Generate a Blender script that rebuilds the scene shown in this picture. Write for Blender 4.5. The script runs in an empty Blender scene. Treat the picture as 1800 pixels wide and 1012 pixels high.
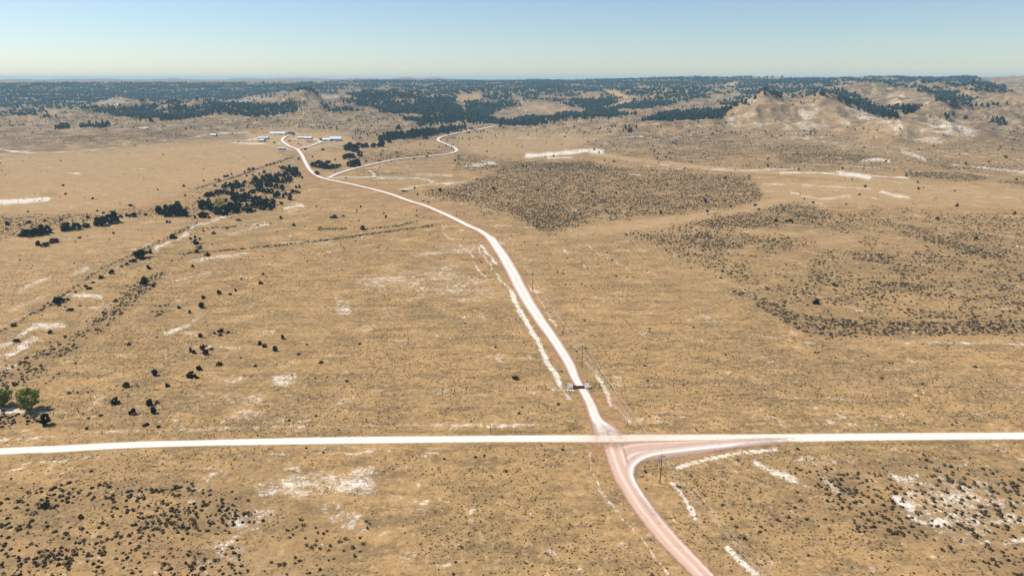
import bpy, math, random
import numpy as np
from mathutils import Vector

# ------------------------------------------------------------------ camera, sky, sun, exposure
scene = bpy.context.scene
COL = scene.collection
CAM_Z, PITCH, FPX = 120.0, math.radians(17.02), 1200.0      # FPX: focal length in photo pixels (photo 1800 x 1012)
cam_data = bpy.data.cameras.new('camera')
cam_data.lens = 24.0; cam_data.sensor_width = 36.0
cam_data.clip_start = 0.5; cam_data.clip_end = 80000.0
camera = bpy.data.objects.new('camera', cam_data)
camera.location = (0, 0, CAM_Z); camera.rotation_euler = (math.pi / 2 - PITCH, 0, 0)
COL.objects.link(camera); scene.camera = camera

SUN_DIR = Vector((-8.0, 2.6, 0)).normalized()               # horizontal bearing of the sun (left, a little ahead)
SUN_EL = math.radians(50)
world = bpy.data.worlds.new('World'); scene.world = world
world.use_nodes = True
wn = world.node_tree.nodes
sky = wn.new('ShaderNodeTexSky'); sky.sky_type = 'NISHITA'; sky.sun_disc = False
sky.sun_elevation = SUN_EL; sky.sun_rotation = math.atan2(SUN_DIR.x, SUN_DIR.y)
sky.altitude = 1000; sky.air_density = 1.0; sky.dust_density = 0.65; sky.ozone_density = 3.2
bg = wn['Background']; bg.inputs['Strength'].default_value = 0.114
world.node_tree.links.new(sky.outputs[0], bg.inputs[0])

sun_data = bpy.data.lights.new('sun', 'SUN')
sun_data.energy = 5.0; sun_data.angle = math.radians(0.53); sun_data.color = (1.0, 0.955, 0.88)
sun = bpy.data.objects.new('sun', sun_data)
sv = Vector((SUN_DIR.x * math.cos(SUN_EL), SUN_DIR.y * math.cos(SUN_EL), math.sin(SUN_EL)))
sun.rotation_euler = (-sv).to_track_quat('-Z', 'Y').to_euler(); sun.location = (0, 0, 190)
COL.objects.link(sun)

scene.view_settings.view_transform = 'Standard'; scene.view_settings.look = 'None'
scene.view_settings.exposure = 0.06; scene.view_settings.gamma = 1.0
scene.view_settings.use_curve_mapping = False
scene.cycles.volume_bounces = 1; scene.cycles.max_bounces = 6; scene.cycles.diffuse_bounces = 2
scene.cycles.transparent_max_bounces = 12

HAZE_DENSITY = 8.2e-5
rng = np.random.default_rng(11)
random.seed(5)

# ------------------------------------------------------------------ numeric helpers
def hash2(ix, iy, seed):
    h = (ix.astype(np.int64) * 374761393 + iy.astype(np.int64) * 668265263 + seed * 1442695041) & 0x7fffffff
    h = ((h ^ (h >> 13)) * 1274126177) & 0x7fffffff
    return ((h ^ (h >> 16)) & 0xffff) / 65535.0

def vnoise(x, y, seed=0):
    ix = np.floor(x); iy = np.floor(y); fx = x - ix; fy = y - iy
    u = fx * fx * fx * (fx * (fx * 6 - 15) + 10); v = fy * fy * fy * (fy * (fy * 6 - 15) + 10)
    ix = ix.astype(np.int64); iy = iy.astype(np.int64)
    a = hash2(ix, iy, seed); b = hash2(ix + 1, iy, seed); c = hash2(ix, iy + 1, seed); d = hash2(ix + 1, iy + 1, seed)
    return (a + (b - a) * u) * (1 - v) + (c + (d - c) * u) * v

def fbm(x, y, octv, seed=0, gain=.5):
    s = np.zeros_like(x); amp = 1.0; tot = 0
    for o in range(octv):
        s += amp * vnoise(x, y, seed + o * 17); tot += amp; amp *= gain
        x, y = (x * 1.62 + y * 1.17) + 3.1, (y * 1.62 - x * 1.17) - 7.7
    return s / tot

def ridged(x, y, octv, seed=0):
    s = np.zeros_like(x); amp = 1.0; tot = 0
    for o in range(octv):
        s += amp * (1 - np.abs(2 * vnoise(x, y, seed + o * 17) - 1)); tot += amp; amp *= .5
        x, y = (x * 1.62 + y * 1.17) + 3.1, (y * 1.62 - x * 1.17) - 7.7
    return s / tot

def sstep(a, b, x):
    t = np.clip((x - a) / (b - a), 0, 1); return t * t * (3 - 2 * t)

CP, SP = math.cos(PITCH), math.sin(PITCH)
def ray(px, py):
    dx = (np.asarray(px, float) - 900) / FPX; dy = (506 - np.asarray(py, float)) / FPX
    return dx, CP + dy * SP, -SP + dy * CP
def project(x, y, z):
    zr = np.asarray(z) - CAM_Z
    depth = np.maximum(y * CP - zr * SP, 1e-3); up = y * SP + zr * CP
    return 900 + FPX * x / depth, 506 - FPX * up / depth, depth
def z_at(px, py, d):                                        # height of a point seen at a pixel when it is d metres away
    dx, dy, dz = ray(px, py); return CAM_Z + d * dz / np.hypot(dx, dy)
def xy_at(px, d, py=200):
    dx, dy, dz = ray(px, py); k = d / np.hypot(dx, dy); return dx * k, dy * k

# ------------------------------------------------------------------ maps traced from the photograph (pixel polygons and strokes)
W, H = 1800, 1012
def blank(v=0.0): return np.full((H, W), v, np.float32)
YY, XX = np.mgrid[0:H, 0:W].astype(np.float32)
def poly(img, pts, val, mode='max', feather=0):
    p = np.array(pts, float); m = int(feather * 2 + 2)
    x0, x1 = max(0, int(p[:, 0].min()) - m), min(W, int(p[:, 0].max()) + m + 1)
    y0, y1 = max(0, int(p[:, 1].min()) - m), min(H, int(p[:, 1].max()) + m + 1)
    xs = XX[y0:y1, x0:x1]; ys = YY[y0:y1, x0:x1]; inside = np.zeros(xs.shape, bool)
    dist = np.full(xs.shape, 1e9, np.float32)
    for i in range(len(p)):
        (ax, ay), (bx, by) = p[i], p[(i + 1) % len(p)]
        if ay != by:
            c = ((ay > ys) != (by > ys)) & (xs < (bx - ax) * (ys - ay) / (by - ay) + ax); inside ^= c
        if feather:
            t = np.clip(((xs - ax) * (bx - ax) + (ys - ay) * (by - ay)) / max((bx - ax) ** 2 + (by - ay) ** 2, 1e-6), 0, 1)
            dist = np.minimum(dist, np.hypot(xs - ax - t * (bx - ax), ys - ay - t * (by - ay)))
    if feather:
        sd = np.where(inside, dist, -dist); k = sstep(-feather, feather, sd)
    else: k = inside.astype(np.float32)
    sub = img[y0:y1, x0:x1]
    if mode == 'max': np.maximum(sub, k * val, out=sub)
    else: sub *= (1 - k * (1 - val))                         # 'mul'
def stroke(img, pts, width, val, feather=.6):
    p = np.array(pts, float)
    if len(p) == 1: p = np.vstack([p, p + (1, 0)])
    m = width + 3
    for i in range(len(p) - 1):
        (ax, ay), (bx, by) = p[i], p[i + 1]
        x0, x1 = max(0, int(min(ax, bx) - m)), min(W, int(max(ax, bx) + m + 1))
        y0, y1 = max(0, int(min(ay, by) - m)), min(H, int(max(ay, by) + m + 1))
        if x1 <= x0 or y1 <= y0: continue
        xs = XX[y0:y1, x0:x1]; ys = YY[y0:y1, x0:x1]
        t = np.clip(((xs - ax) * (bx - ax) + (ys - ay) * (by - ay)) / max((bx - ax) ** 2 + (by - ay) ** 2, 1e-6), 0, 1)
        d = np.hypot(xs - ax - t * (bx - ax), ys - ay - t * (by - ay))
        k = 1 - sstep(width / 2 * (1 - feather), width / 2 * (1 + feather), d)
        sub = img[y0:y1, x0:x1]; np.maximum(sub, k * val, out=sub)
def look(img, px, py):                                      # bilinear look-up, mirrored past the frame
    x = np.abs(px); x = np.where(x > W - 2, 2 * (W - 2) - x, x); x = np.clip(x, 0, W - 2)
    y = np.where(py > H - 2, 2 * (H - 2) - py, py); y = np.clip(y, 0, H - 2)
    ix = x.astype(int); iy = y.astype(int); fx = x - ix; fy = y - iy
    return (img[iy, ix] * (1 - fx) + img[iy, ix + 1] * fx) * (1 - fy) + (img[iy + 1, ix] * (1 - fx) + img[iy + 1, ix + 1] * fx) * fy

# --- bare white alkali soil
ALK = blank()
for pts, w, v in [
    ([(844, 430), (858, 448), (869, 464)], 6, 1), ([(839, 436), (861, 472), (880, 494), (900, 516)], 3.5, .9),
    ([(822, 444), (836, 475), (853, 487)], 2.6, .95), ([(775, 397), (789, 417), (814, 439)], 2.4, .85), ([(765, 392), (800, 398), (830, 402)], 3, .4),
    ([(900, 516), (912, 545), (925, 572), (950, 610), (968, 645), (985, 675)], 8, 1.3), ([(985, 675), (1003, 702)], 7, .8), ([(975, 684), (1010, 684)], 6, .7),
    ([(895, 412), (905, 430), (918, 455), (926, 480), (938, 512)], 2.6, .55), ([(930, 510), (940, 513), (950, 515)], 4, .9), ([(876, 427), (890, 428)], 4, .95),
    ([(938, 515), (960, 545), (980, 575)], 3.5, .6), ([(968, 560), (980, 575)], 6, .8), ([(955, 518), (966, 530), (1000, 580)], 2.5, .35), ([(1008, 600), (1030, 640), (1045, 660)], 6, .6), ([(1040, 655), (1058, 682), (1066, 695)], 8, .85),
    ([(1060, 685), (1072, 710), (1095, 730), (1110, 745)], 6, .75), ([(1075, 660), (1092, 690)], 6, .35), ([(1105, 735), (1150, 740), (1180, 745)], 7, .45),
    ([(0, 775), (40, 770), (100, 765), (200, 760), (330, 756), (480, 751), (660, 749), (850, 747)], 5, .55), ([(860, 748), (900, 748), (950, 745)], 5, .9), ([(985, 741), (1012, 741)], 4, .8), ([(820, 747), (850, 745)], 5, .8),
    ([(1090, 745), (1200, 745), (1300, 745), (1450, 745)], 3, .5), ([(1535, 745), (1550, 745)], 4, .95), ([(465, 745), (500, 738)], 5, .85), ([(500, 730), (540, 731)], 4, .6),
    ([(0, 721), (36, 721)], 8, 1.2), ([(36, 722), (75, 724), (122, 723)], 5, .8), ([(150, 736), (180, 731)], 5, .9), ([(0, 772), (60, 752), (85, 742)], 4, .6), ([(60, 768), (90, 765)], 5, .8),
    ([(20, 826), (45, 819)], 4, .8), ([(40, 814), (120, 807), (215, 800)], 4.5, .65), ([(428, 799), (500, 797), (610, 798)], 3.5, .6), ([(610, 797), (660, 794)], 5, .75), ([(490, 798), (505, 800)], 5, .9),
    ([(500, 824), (525, 822)], 7, .9), ([(606, 803), (612, 815)], 4, .6), ([(752, 798), (772, 797)], 4, .8), ([(750, 803), (757, 808)], 5, .6), ([(745, 886), (757, 882)], 6, .95), ([(738, 895), (755, 898)], 4, .7), ([(765, 995), (785, 990)], 8, .8), ([(775, 1003)], 6, .95), ([(715, 992)], 6, .7), ([(655, 1000)], 12, .5),
    ([(385, 965), (400, 950), (420, 935), (450, 928), (490, 925)], 5, .6), ([(140, 990), (185, 975), (230, 995), (270, 1005)], 5, .6), ([(180, 865), (250, 855)], 9, .4), ([(180, 868), (188, 900)], 5, .35), ([(70, 868), (84, 866)], 4, .7), ([(0, 930), (20, 928)], 4, .6),
    ([(35, 512), (90, 488)], 7, .75), ([(125, 482), (152, 472)], 8, .8), ([(20, 545), (80, 520)], 9, .5), ([(0, 610), (30, 592), (60, 575), (110, 570)], 8, .85), ([(130, 518), (178, 521)], 7, 1), ([(10, 625), (60, 592)], 12, .75), ([(60, 568), (115, 572)], 6, .8), ([(0, 655), (25, 640)], 9, .8),
    ([(0, 575), (100, 527), (180, 487), (250, 447)], 2.5, .65), ([(277, 438), (312, 420), (340, 398)], 6, .9), ([(335, 396), (360, 392), (400, 378)], 5, .85), ([(360, 402), (410, 408), (470, 395)], 7, .55), ([(455, 396), (470, 393)], 4, .9),
    ([(330, 459), (380, 452), (440, 444)], 5, .75), ([(280, 497), (330, 488), (372, 478)], 6, .6), ([(295, 586), (332, 572)], 7, .9), ([(340, 562), (356, 555)], 6, .85), ([(270, 612), (305, 600)], 7, .5), ([(378, 608), (424, 612)], 4, .7), ([(255, 435), (270, 425)], 5, .6), ([(230, 442), (240, 438)], 6, .6), ([(500, 427), (580, 424)], 7, .6), ([(340, 462), (365, 455)], 4, .6), ([(635, 400), (635, 418)], 3, .8),
    ([(0, 356), (40, 353), (78, 350)], 9, 1.3), ([(120, 304), (140, 306)], 4, .7), ([(500, 365), (535, 360)], 6, .9), ([(510, 415)], 5, .8), ([(505, 372), (540, 366)], 4, .6), ([(440, 395), (462, 390)], 4, .8),
    ([(0, 262), (30, 267), (80, 270), (140, 265), (208, 259)], 3, .85), ([(0, 284), (40, 273), (60, 271)], 3, .6), ([(330, 243), (350, 238), (380, 235), (440, 233)], 3, .85), ([(400, 254), (420, 250), (452, 243)], 3, .8), ([(420, 252), (470, 253)], 3.5, .9), ([(485, 249), (500, 258)], 3, .7), ([(505, 243), (560, 245)], 3, .75), ([(590, 239), (615, 234)], 2.5, .8), ([(500, 262), (512, 264)], 2.5, .8), ([(530, 262), (560, 258), (580, 252)], 3, .6), ([(515, 236), (545, 238)], 2.5, .7), ([(450, 238), (475, 236)], 2.5, .6), ([(195, 228), (230, 225), (250, 225), (285, 221)], 3, .85), ([(225, 246), (270, 243)], 5, .6), ([(300, 222), (345, 219)], 6, .35), ([(310, 212), (330, 216)], 3, .5), ([(30, 229), (50, 221), (75, 214), (110, 207)], 3, .5), ([(0, 185), (50, 184)], 4, .7), ([(30, 235), (75, 240)], 3, .5),
    ([(925, 274), (980, 270), (1010, 267), (1035, 264), (1060, 268)], 8, 1.2), ([(960, 278), (1005, 277)], 3, .9), ([(815, 290), (840, 290), (870, 287)], 5, 1), ([(850, 284), (868, 285)], 4, .9), ([(1070, 246), (1105, 241), (1130, 240)], 4, .8), ([(1050, 252), (1085, 250)], 4, .7), ([(983, 239), (1000, 233), (1012, 228)], 4, .9), ([(900, 244), (920, 242), (958, 245)], 2.5, .8), ([(880, 248), (900, 249)], 3, .5),
    ([(575, 313), (650, 312), (712, 313), (750, 316), (760, 321), (757, 325), (725, 329), (700, 335)], 3.2, .9), ([(650, 301), (656, 309)], 6, .9), ([(715, 306), (790, 309)], 5, .6), ([(760, 325), (830, 318), (840, 322)], 4, .75), ([(785, 325), (800, 322)], 4, .95), ([(620, 292), (690, 296), (735, 291)], 5, .4),
    ([(1475, 304), (1510, 308), (1532, 313)], 8, 1.2), ([(1370, 304), (1440, 303), (1510, 307), (1600, 313)], 3, .95), ([(1230, 297), (1310, 299), (1400, 297)], 3, .7), ([(1480, 291), (1520, 294), (1550, 296)], 4, .6), ([(1390, 338), (1440, 349), (1500, 345)], 5, .7), ([(1345, 324), (1380, 324)], 4, .6), ([(1410, 325), (1480, 329), (1535, 332)], 3, .7), ([(1552, 337), (1580, 345), (1602, 348)], 6, .95), ([(1410, 357), (1440, 358)], 3, .7), ([(1515, 282), (1540, 280), (1560, 283)], 6, .95), ([(1588, 268), (1610, 272), (1625, 280)], 7, .9), ([(1675, 290), (1750, 297), (1800, 303)], 4, .85), ([(1750, 345), (1795, 350)], 3, .8), ([(1480, 262), (1545, 258), (1560, 262)], 6, .6), ([(1280, 255), (1290, 254)], 3, .8), ([(1100, 305), (1130, 307)], 3, .6), ([(1180, 298), (1195, 298)], 3, .8), ([(1160, 290), (1175, 292)], 3, .7), ([(1200, 294), (1240, 296)], 4, .4),
    ([(983, 434), (1000, 452), (1030, 476)], 2.4, .8), ([(1030, 430), (1060, 450), (1110, 478)], 2.4, .75), ([(1115, 452), (1145, 470)], 2.2, .6), ([(1162, 515)], 3, .8), ([(1090, 525), (1100, 530)], 4, .7), ([(1135, 547), (1145, 549)], 3, .8), ([(1395, 601), (1430, 603)], 3, .8), ([(1335, 590), (1362, 597)], 2.6, .7), ([(1590, 604), (1650, 603), (1710, 606)], 3, .7), ([(1760, 605), (1795, 607)], 3, .9), ([(1335, 631), (1380, 640)], 3, .8), ([(1380, 652), (1390, 656)], 4, .6), ([(1450, 647), (1490, 648)], 3, .55), ([(1555, 648), (1595, 648)], 3, .8), ([(1690, 649), (1790, 650)], 3, .6), ([(1405, 682), (1440, 697)], 3, .5), ([(1385, 712), (1386, 725)], 4, .7), ([(1388, 700), (1405, 698)], 4, .5), ([(1455, 695), (1500, 703)], 4, .7), ([(1545, 689), (1575, 688)], 3, .9), ([(1660, 688), (1700, 689)], 3, .7), ([(1490, 688), (1540, 688)], 2.5, .4), ([(1400, 745), (1412, 748)], 4, .9),
    ([(1186, 822), (1210, 815), (1250, 805), (1300, 796), (1365, 789)], 6, 1.3), ([(1365, 789), (1410, 787)], 4, .4), ([(1480, 786), (1620, 785)], 4, .35), ([(1655, 783), (1680, 793)], 4, .7),
    ([(1175, 848), (1195, 868), (1212, 895), (1222, 908)], 8, .95), ([(1222, 908), (1250, 935)], 5, .4), ([(1280, 960), (1300, 980), (1338, 1015)], 10, 1.1), ([(1158, 880), (1190, 920), (1210, 945)], 5, .45), ([(1210, 950), (1250, 1000)], 5, .3), ([(1150, 845), (1165, 838)], 6, .5),
    ([(1036, 795), (1040, 825), (1052, 852), (1062, 870)], 2.6, .85), ([(1052, 860), (1066, 880), (1082, 897)], 8, .75), ([(1085, 905), (1105, 925), (1130, 950), (1182, 1014)], 3, .9), ([(1050, 893), (1060, 888)], 6, .6), ([(985, 810), (1008, 820)], 7, .4), ([(1085, 955), (1100, 950)], 6, .6), ([(1090, 972)], 7, .7), ([(1030, 880)], 5, .6), ([(965, 968), (975, 975)], 6, .7), ([(900, 985)], 8, .7), ([(922, 975)], 7, .6), ([(1010, 1005), (1020, 995)], 6, .7), ([(926, 876)], 5, .6), ([(1130, 925), (1150, 945), (1180, 980)], 5, .45),
    ([(1328, 812), (1345, 820), (1365, 830)], 9, .95), ([(1360, 828), (1385, 838), (1400, 842)], 12, 1.1), ([(1400, 845), (1425, 855)], 7, .7), ([(1448, 838), (1465, 850), (1490, 862)], 9, .75), ([(1470, 862), (1500, 865)], 8, .8), ([(1350, 868)], 6, .8),
    ([(1567, 832), (1585, 842), (1612, 836)], 10, 1), ([(1578, 872), (1592, 885), (1605, 892)], 13, 1.15), ([(1605, 885), (1660, 880), (1700, 868)], 6, .8), ([(1598, 905), (1620, 915), (1660, 922)], 7, .95), ([(1640, 912), (1720, 920), (1800, 915)], 8, .85), ([(1680, 945), (1710, 955), (1740, 952)], 8, .85), ([(1772, 955), (1800, 948)], 11, 1.05), ([(1640, 925), (1660, 938)], 5, .7), ([(1525, 998), (1530, 1000)], 9, .7), ([(1575, 995), (1580, 1000)], 12, .5), ([(1640, 820), (1700, 815)], 9, .45), ([(1720, 850), (1800, 860)], 8, .5), ([(1680, 850), (1735, 880), (1800, 890)], 9, .6)]:
    stroke(ALK, pts, w, v, .9)
for pts, v, f in [
    ([(620, 490), (700, 470), (800, 462), (860, 500), (880, 528), (800, 527), (700, 520), (640, 515)], .42, 14), ([(725, 440), (800, 430), (840, 428), (830, 445), (730, 452)], .45, 8), ([(590, 520), (615, 530), (622, 556), (590, 556)], .6, 7), ([(640, 566), (665, 568), (665, 574), (640, 575)], .5, 5), ([(690, 590), (735, 596), (700, 602)], .4, 5), ([(790, 522), (850, 526), (850, 530), (790, 530)], .65, 6), ([(835, 550), (850, 545), (855, 565), (838, 562)], .5, 5),
    ([(475, 660), (520, 657), (522, 675), (480, 684)], .72, 7), ([(440, 690), (465, 692), (465, 712), (430, 716)], .5, 8), ([(330, 690), (400, 688), (450, 700), (440, 714), (330, 706)], .42, 9), ([(170, 690), (200, 688), (185, 705), (160, 716)], .5, 7), ([(400, 715), (480, 720), (470, 740), (400, 745)], .35, 9),
    ([(500, 832), (560, 826), (600, 832), (640, 812), (665, 822), (675, 850), (660, 870), (600, 872), (540, 875), (480, 872), (430, 858)], .62, 13), ([(590, 840), (650, 840), (665, 862), (600, 868)], .85, 10), ([(540, 880), (580, 876), (640, 900), (650, 930), (600, 935), (570, 905)], .5, 12), ([(440, 855), (490, 855), (490, 870), (450, 874)], .7, 7), ([(385, 905), (450, 890), (490, 895), (480, 920), (400, 935)], .55, 10), ([(690, 905), (700, 880), (680, 860)], .4, 8), ([(400, 940), (480, 930), (540, 1000), (440, 1012), (380, 1000)], .25, 15),
    ([(1370, 795), (1500, 800), (1520, 815), (1440, 822), (1390, 812)], .38, 10), ([(1560, 830), (1650, 830), (1740, 855), (1800, 868), (1800, 945), (1700, 955), (1640, 930), (1610, 905), (1600, 895), (1640, 885), (1600, 860)], .42, 14), ([(1570, 835), (1640, 838), (1700, 855), (1660, 880), (1600, 880), (1590, 850)], .5, 10), ([(1490, 830), (1560, 825), (1560, 850), (1510, 850)], .35, 10),
    ([(1265, 207), (1300, 185), (1345, 165), (1385, 185), (1420, 192), (1450, 165), (1500, 187), (1555, 212), (1500, 222), (1400, 232), (1300, 225)], .55, 5), ([(1535, 216), (1575, 202), (1612, 197), (1680, 210), (1740, 248), (1680, 258), (1600, 248), (1550, 235)], .62, 6), ([(1350, 248), (1390, 235), (1440, 228), (1500, 255), (1560, 268), (1480, 268), (1400, 250)], .5, 8), ([(1520, 250), (1600, 255), (1690, 262), (1600, 278), (1530, 270)], .4, 8), ([(1555, 163), (1600, 162), (1650, 172), (1640, 188), (1560, 185)], .45, 5), ([(1270, 215), (1300, 212), (1330, 220), (1280, 224)], .8, 4),
    ([(560, 165), (600, 168), (600, 178), (560, 180)], .45, 5), ([(450, 165), (490, 163), (500, 175), (450, 178)], .35, 5), ([(180, 172), (240, 178), (200, 187), (150, 187)], .6, 4), ([(400, 176), (460, 168), (520, 164), (500, 178), (430, 182)], .45, 4), ([(1275, 145), (1300, 142), (1290, 150), (1268, 155)], .3, 3), ([(1590, 143), (1700, 150), (1720, 165), (1660, 160)], .35, 5), ([(1500, 143), (1525, 146), (1510, 150)], .5, 3),
    ([(20, 178), (60, 166), (130, 178), (150, 186), (60, 184)], .5, 4), ([(230, 157), (250, 155), (246, 161)], .5, 3), ([(315, 156), (330, 154), (332, 160)], .45, 3)]:
    poly(ALK, pts, v, 'max', f)

# --- sagebrush density
SAGE = blank(.012)
poly(SAGE, [(1000, 262), (1130, 222), (1340, 228), (1560, 236), (1800, 232), (1800, 300), (1400, 300), (1100, 285)], .3, 'max', 8); poly(SAGE, [(200, 205), (420, 205), (640, 205), (760, 240), (700, 262), (600, 240), (330, 232), (0, 260), (0, 215)], .28, 'max', 6)
for pts, v, f in [
    ([(0, 880), (60, 855), (170, 848), (320, 846), (360, 855), (430, 862), (490, 880), (560, 895), (650, 905), (680, 925), (640, 950), (600, 1012), (0, 1012)], .45, 18),
    ([(230, 915), (300, 890), (400, 870), (440, 890), (480, 920), (400, 945), (300, 940), (215, 935)], .95, 14), ([(245, 852), (340, 846), (360, 870), (310, 885), (270, 862)], .75, 8), ([(0, 900), (20, 930), (15, 965), (0, 970)], .9, 8), ([(60, 965), (140, 960), (130, 990), (50, 1012), (30, 990)], .8, 10), ([(480, 890), (560, 900), (600, 930), (560, 980), (470, 960)], .6, 15), ([(280, 960), (420, 950), (450, 1012), (280, 1012)], .75, 14),
    ([(1395, 825), (1460, 822), (1560, 805), (1700, 805), (1800, 830), (1800, 1012), (1740, 990), (1680, 970), (1560, 945), (1480, 900), (1440, 880), (1430, 850)], .45, 16), ([(1435, 825), (1460, 820), (1500, 850), (1520, 862), (1470, 878), (1440, 872)], .85, 8), ([(1500, 900), (1560, 895), (1600, 920), (1650, 935), (1640, 950), (1570, 945), (1500, 930)], .9, 9), ([(1640, 958), (1680, 965), (1680, 980), (1650, 972)], .9, 6), ([(1740, 840), (1800, 840), (1800, 880), (1750, 870)], .8, 10), ([(1590, 855), (1680, 855), (1680, 875), (1620, 872)], .7, 8), ([(1200, 830), (1420, 870), (1440, 950), (1320, 960), (1230, 890)], .1, 25), ([(1690, 985), (1800, 970), (1800, 1012), (1720, 1000)], .7, 10), ([(1530, 812), (1600, 805), (1620, 825), (1540, 835)], .6, 8),
    ([(1095, 412), (1150, 398), (1250, 382), (1330, 365), (1420, 372), (1600, 372), (1800, 380), (1800, 588), (1600, 592), (1440, 590), (1400, 580), (1350, 550), (1280, 515), (1320, 500), (1260, 480), (1180, 445), (1140, 425)], .42, 10),
    ([(1285, 512), (1320, 512), (1400, 548), (1480, 560), (1650, 555), (1800, 558), (1800, 588), (1440, 591), (1400, 580), (1350, 552)], 1.0, 5), ([(1100, 412), (1200, 402), (1270, 412), (1320, 440), (1240, 440), (1160, 425)], .8, 7), ([(1540, 380), (1600, 392), (1680, 420), (1770, 445), (1760, 460), (1680, 445), (1580, 415)], .85, 9), ([(1640, 400), (1740, 410), (1790, 435), (1700, 425)], .7, 7), ([(1300, 360), (1420, 358), (1470, 380), (1440, 402), (1310, 402), (1200, 398)], .8, 8), ([(1490, 440), (1560, 440), (1580, 465), (1500, 460)], .8, 7), ([(1530, 490), (1640, 500), (1620, 520), (1540, 510)], .9, 7), ([(1700, 470), (1800, 480), (1800, 510), (1720, 505)], .7, 10),
    ([(745, 338), (800, 330), (860, 305), (900, 285), (1000, 284), (1100, 295), (1200, 300), (1320, 308), (1345, 345), (1320, 360), (1200, 375), (1060, 388), (1000, 400), (965, 410), (945, 402), (890, 375), (830, 358), (760, 348)], .68, 7), ([(885, 362), (960, 355), (1060, 350), (1050, 380), (960, 408), (940, 400)], 1.0, 6), ([(750, 335), (830, 328), (850, 355), (780, 345)], .9, 6), ([(1000, 340), (1180, 340), (1180, 360), (1060, 370)], .9, 8), ([(950, 285), (1040, 285), (1060, 300), (960, 300)], 1.0, 6), ([(800, 272), (900, 285), (880, 300), (800, 300)], .5, 8),
    ([(1060, 240), (1180, 225), (1330, 240), (1350, 270), (1260, 290), (1150, 275), (1080, 262)], .45, 10), ([(1330, 255), (1420, 250), (1520, 262), (1550, 275), (1500, 290), (1380, 290)], .75, 7), ([(1690, 225), (1800, 230), (1800, 285), (1640, 285), (1580, 270)], .35, 10), ([(1590, 302), (1660, 303), (1750, 312), (1700, 318), (1600, 310)], .95, 4), ([(1750, 318), (1800, 312), (1800, 328)], .6, 4), ([(1590, 285), (1800, 290), (1800, 300), (1620, 298)], .4, 5), ([(1560, 225), (1720, 260), (1800, 260), (1800, 240)], .3, 8),
    ([(0, 648), (100, 598), (190, 545), (240, 490), (300, 468), (270, 505), (215, 550), (160, 600), (60, 670), (0, 690)], .8, 8), ([(0, 725), (55, 726), (70, 738), (30, 752), (0, 756)], .85, 4), ([(240, 565), (290, 530), (330, 505), (280, 560), (250, 575)], .6, 6), ([(270, 470), (320, 455), (360, 425), (350, 445)], .6, 5),
    ([(0, 380), (120, 375), (200, 370), (260, 360), (340, 345), (420, 320), (500, 295), (520, 300), (500, 350), (420, 380), (330, 385), (220, 382), (100, 400), (0, 420)], .4, 7), ([(560, 400), (600, 402), (606, 406), (560, 407)], .6, 3), ([(600, 270), (760, 262), (790, 268), (700, 280), (620, 292)], .4, 6), ([(630, 300), (700, 302), (740, 310), (640, 310)], .35, 4), ([(780, 280), (900, 300), (840, 300)], .5, 5), ([(200, 240), (260, 232), (320, 230), (330, 240), (230, 250)], .6, 5), ([(100, 238), (180, 235), (200, 245), (110, 250)], .55, 5), ([(880, 228), (1060, 230), (1060, 242), (960, 236)], .3, 5), ([(850, 372), (880, 372), (880, 378), (850, 378)], .5, 3), ([(800, 372), (835, 378), (800, 380)], .45, 3)]:
    poly(SAGE, pts, v, 'max', f)
for pts, w, v in [([(0, 583), (100, 527), (180, 472), (250, 440), (312, 410), (345, 392)], 4, .9), ([(310, 447), (400, 440), (500, 430), (570, 423), (640, 413), (760, 397)], 2.5, 1.3), ([(640, 403), (700, 397), (735, 389)], 2.2, 1.2), ([(345, 332), (400, 316), (480, 288), (515, 276)], 2.5, 1.0), ([(330, 404), (430, 397), (480, 392)], 2.5, .6), ([(0, 357), (80, 352)], 2, .2), ([(560, 403), (610, 402)], 3, .8), ([(60, 690), (100, 660), (130, 640), (160, 600), (205, 555)], 4, .7), ([(120, 690), (150, 690), (170, 680)], 6, .3), ([(430, 843), (480, 830)], 4, .4)]:
    stroke(SAGE, pts, w, v, .6)
for pts, v, f in [([(1300, 402), (1430, 405), (1440, 415), (1310, 412)], .06, 4), ([(1000, 412), (1100, 396), (1250, 380), (1340, 355), (1380, 350), (1390, 356), (1320, 372), (1150, 400), (1050, 410)], .03, 5), ([(1430, 410), (1500, 415), (1520, 440), (1440, 440)], .3, 8), ([(1600, 515), (1680, 520), (1700, 540), (1590, 545), (1530, 530)], .3, 7), ([(1310, 455), (1420, 455), (1420, 500), (1340, 505)], .25, 9), ([(1500, 560), (1800, 557), (1800, 562), (1500, 566)], .35, 2), ([(1340, 318), (1600, 318), (1800, 330), (1800, 366), (1600, 362), (1420, 362), (1340, 345)], .12, 7), ([(430, 440 + 435), (470, 870), (600, 840)], .9, 6), ([(255, 870), (300, 865), (310, 880), (240, 890)], .15, 6), ([(140, 900), (205, 895), (220, 920), (200, 945), (150, 930)], .3, 8), ([(960, 268), (1060, 270), (1220, 290), (1340, 302), (1220, 297), (1100, 284), (1010, 274)], .05, 3)]:
    poly(SAGE, pts, v, 'mul', f)

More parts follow.
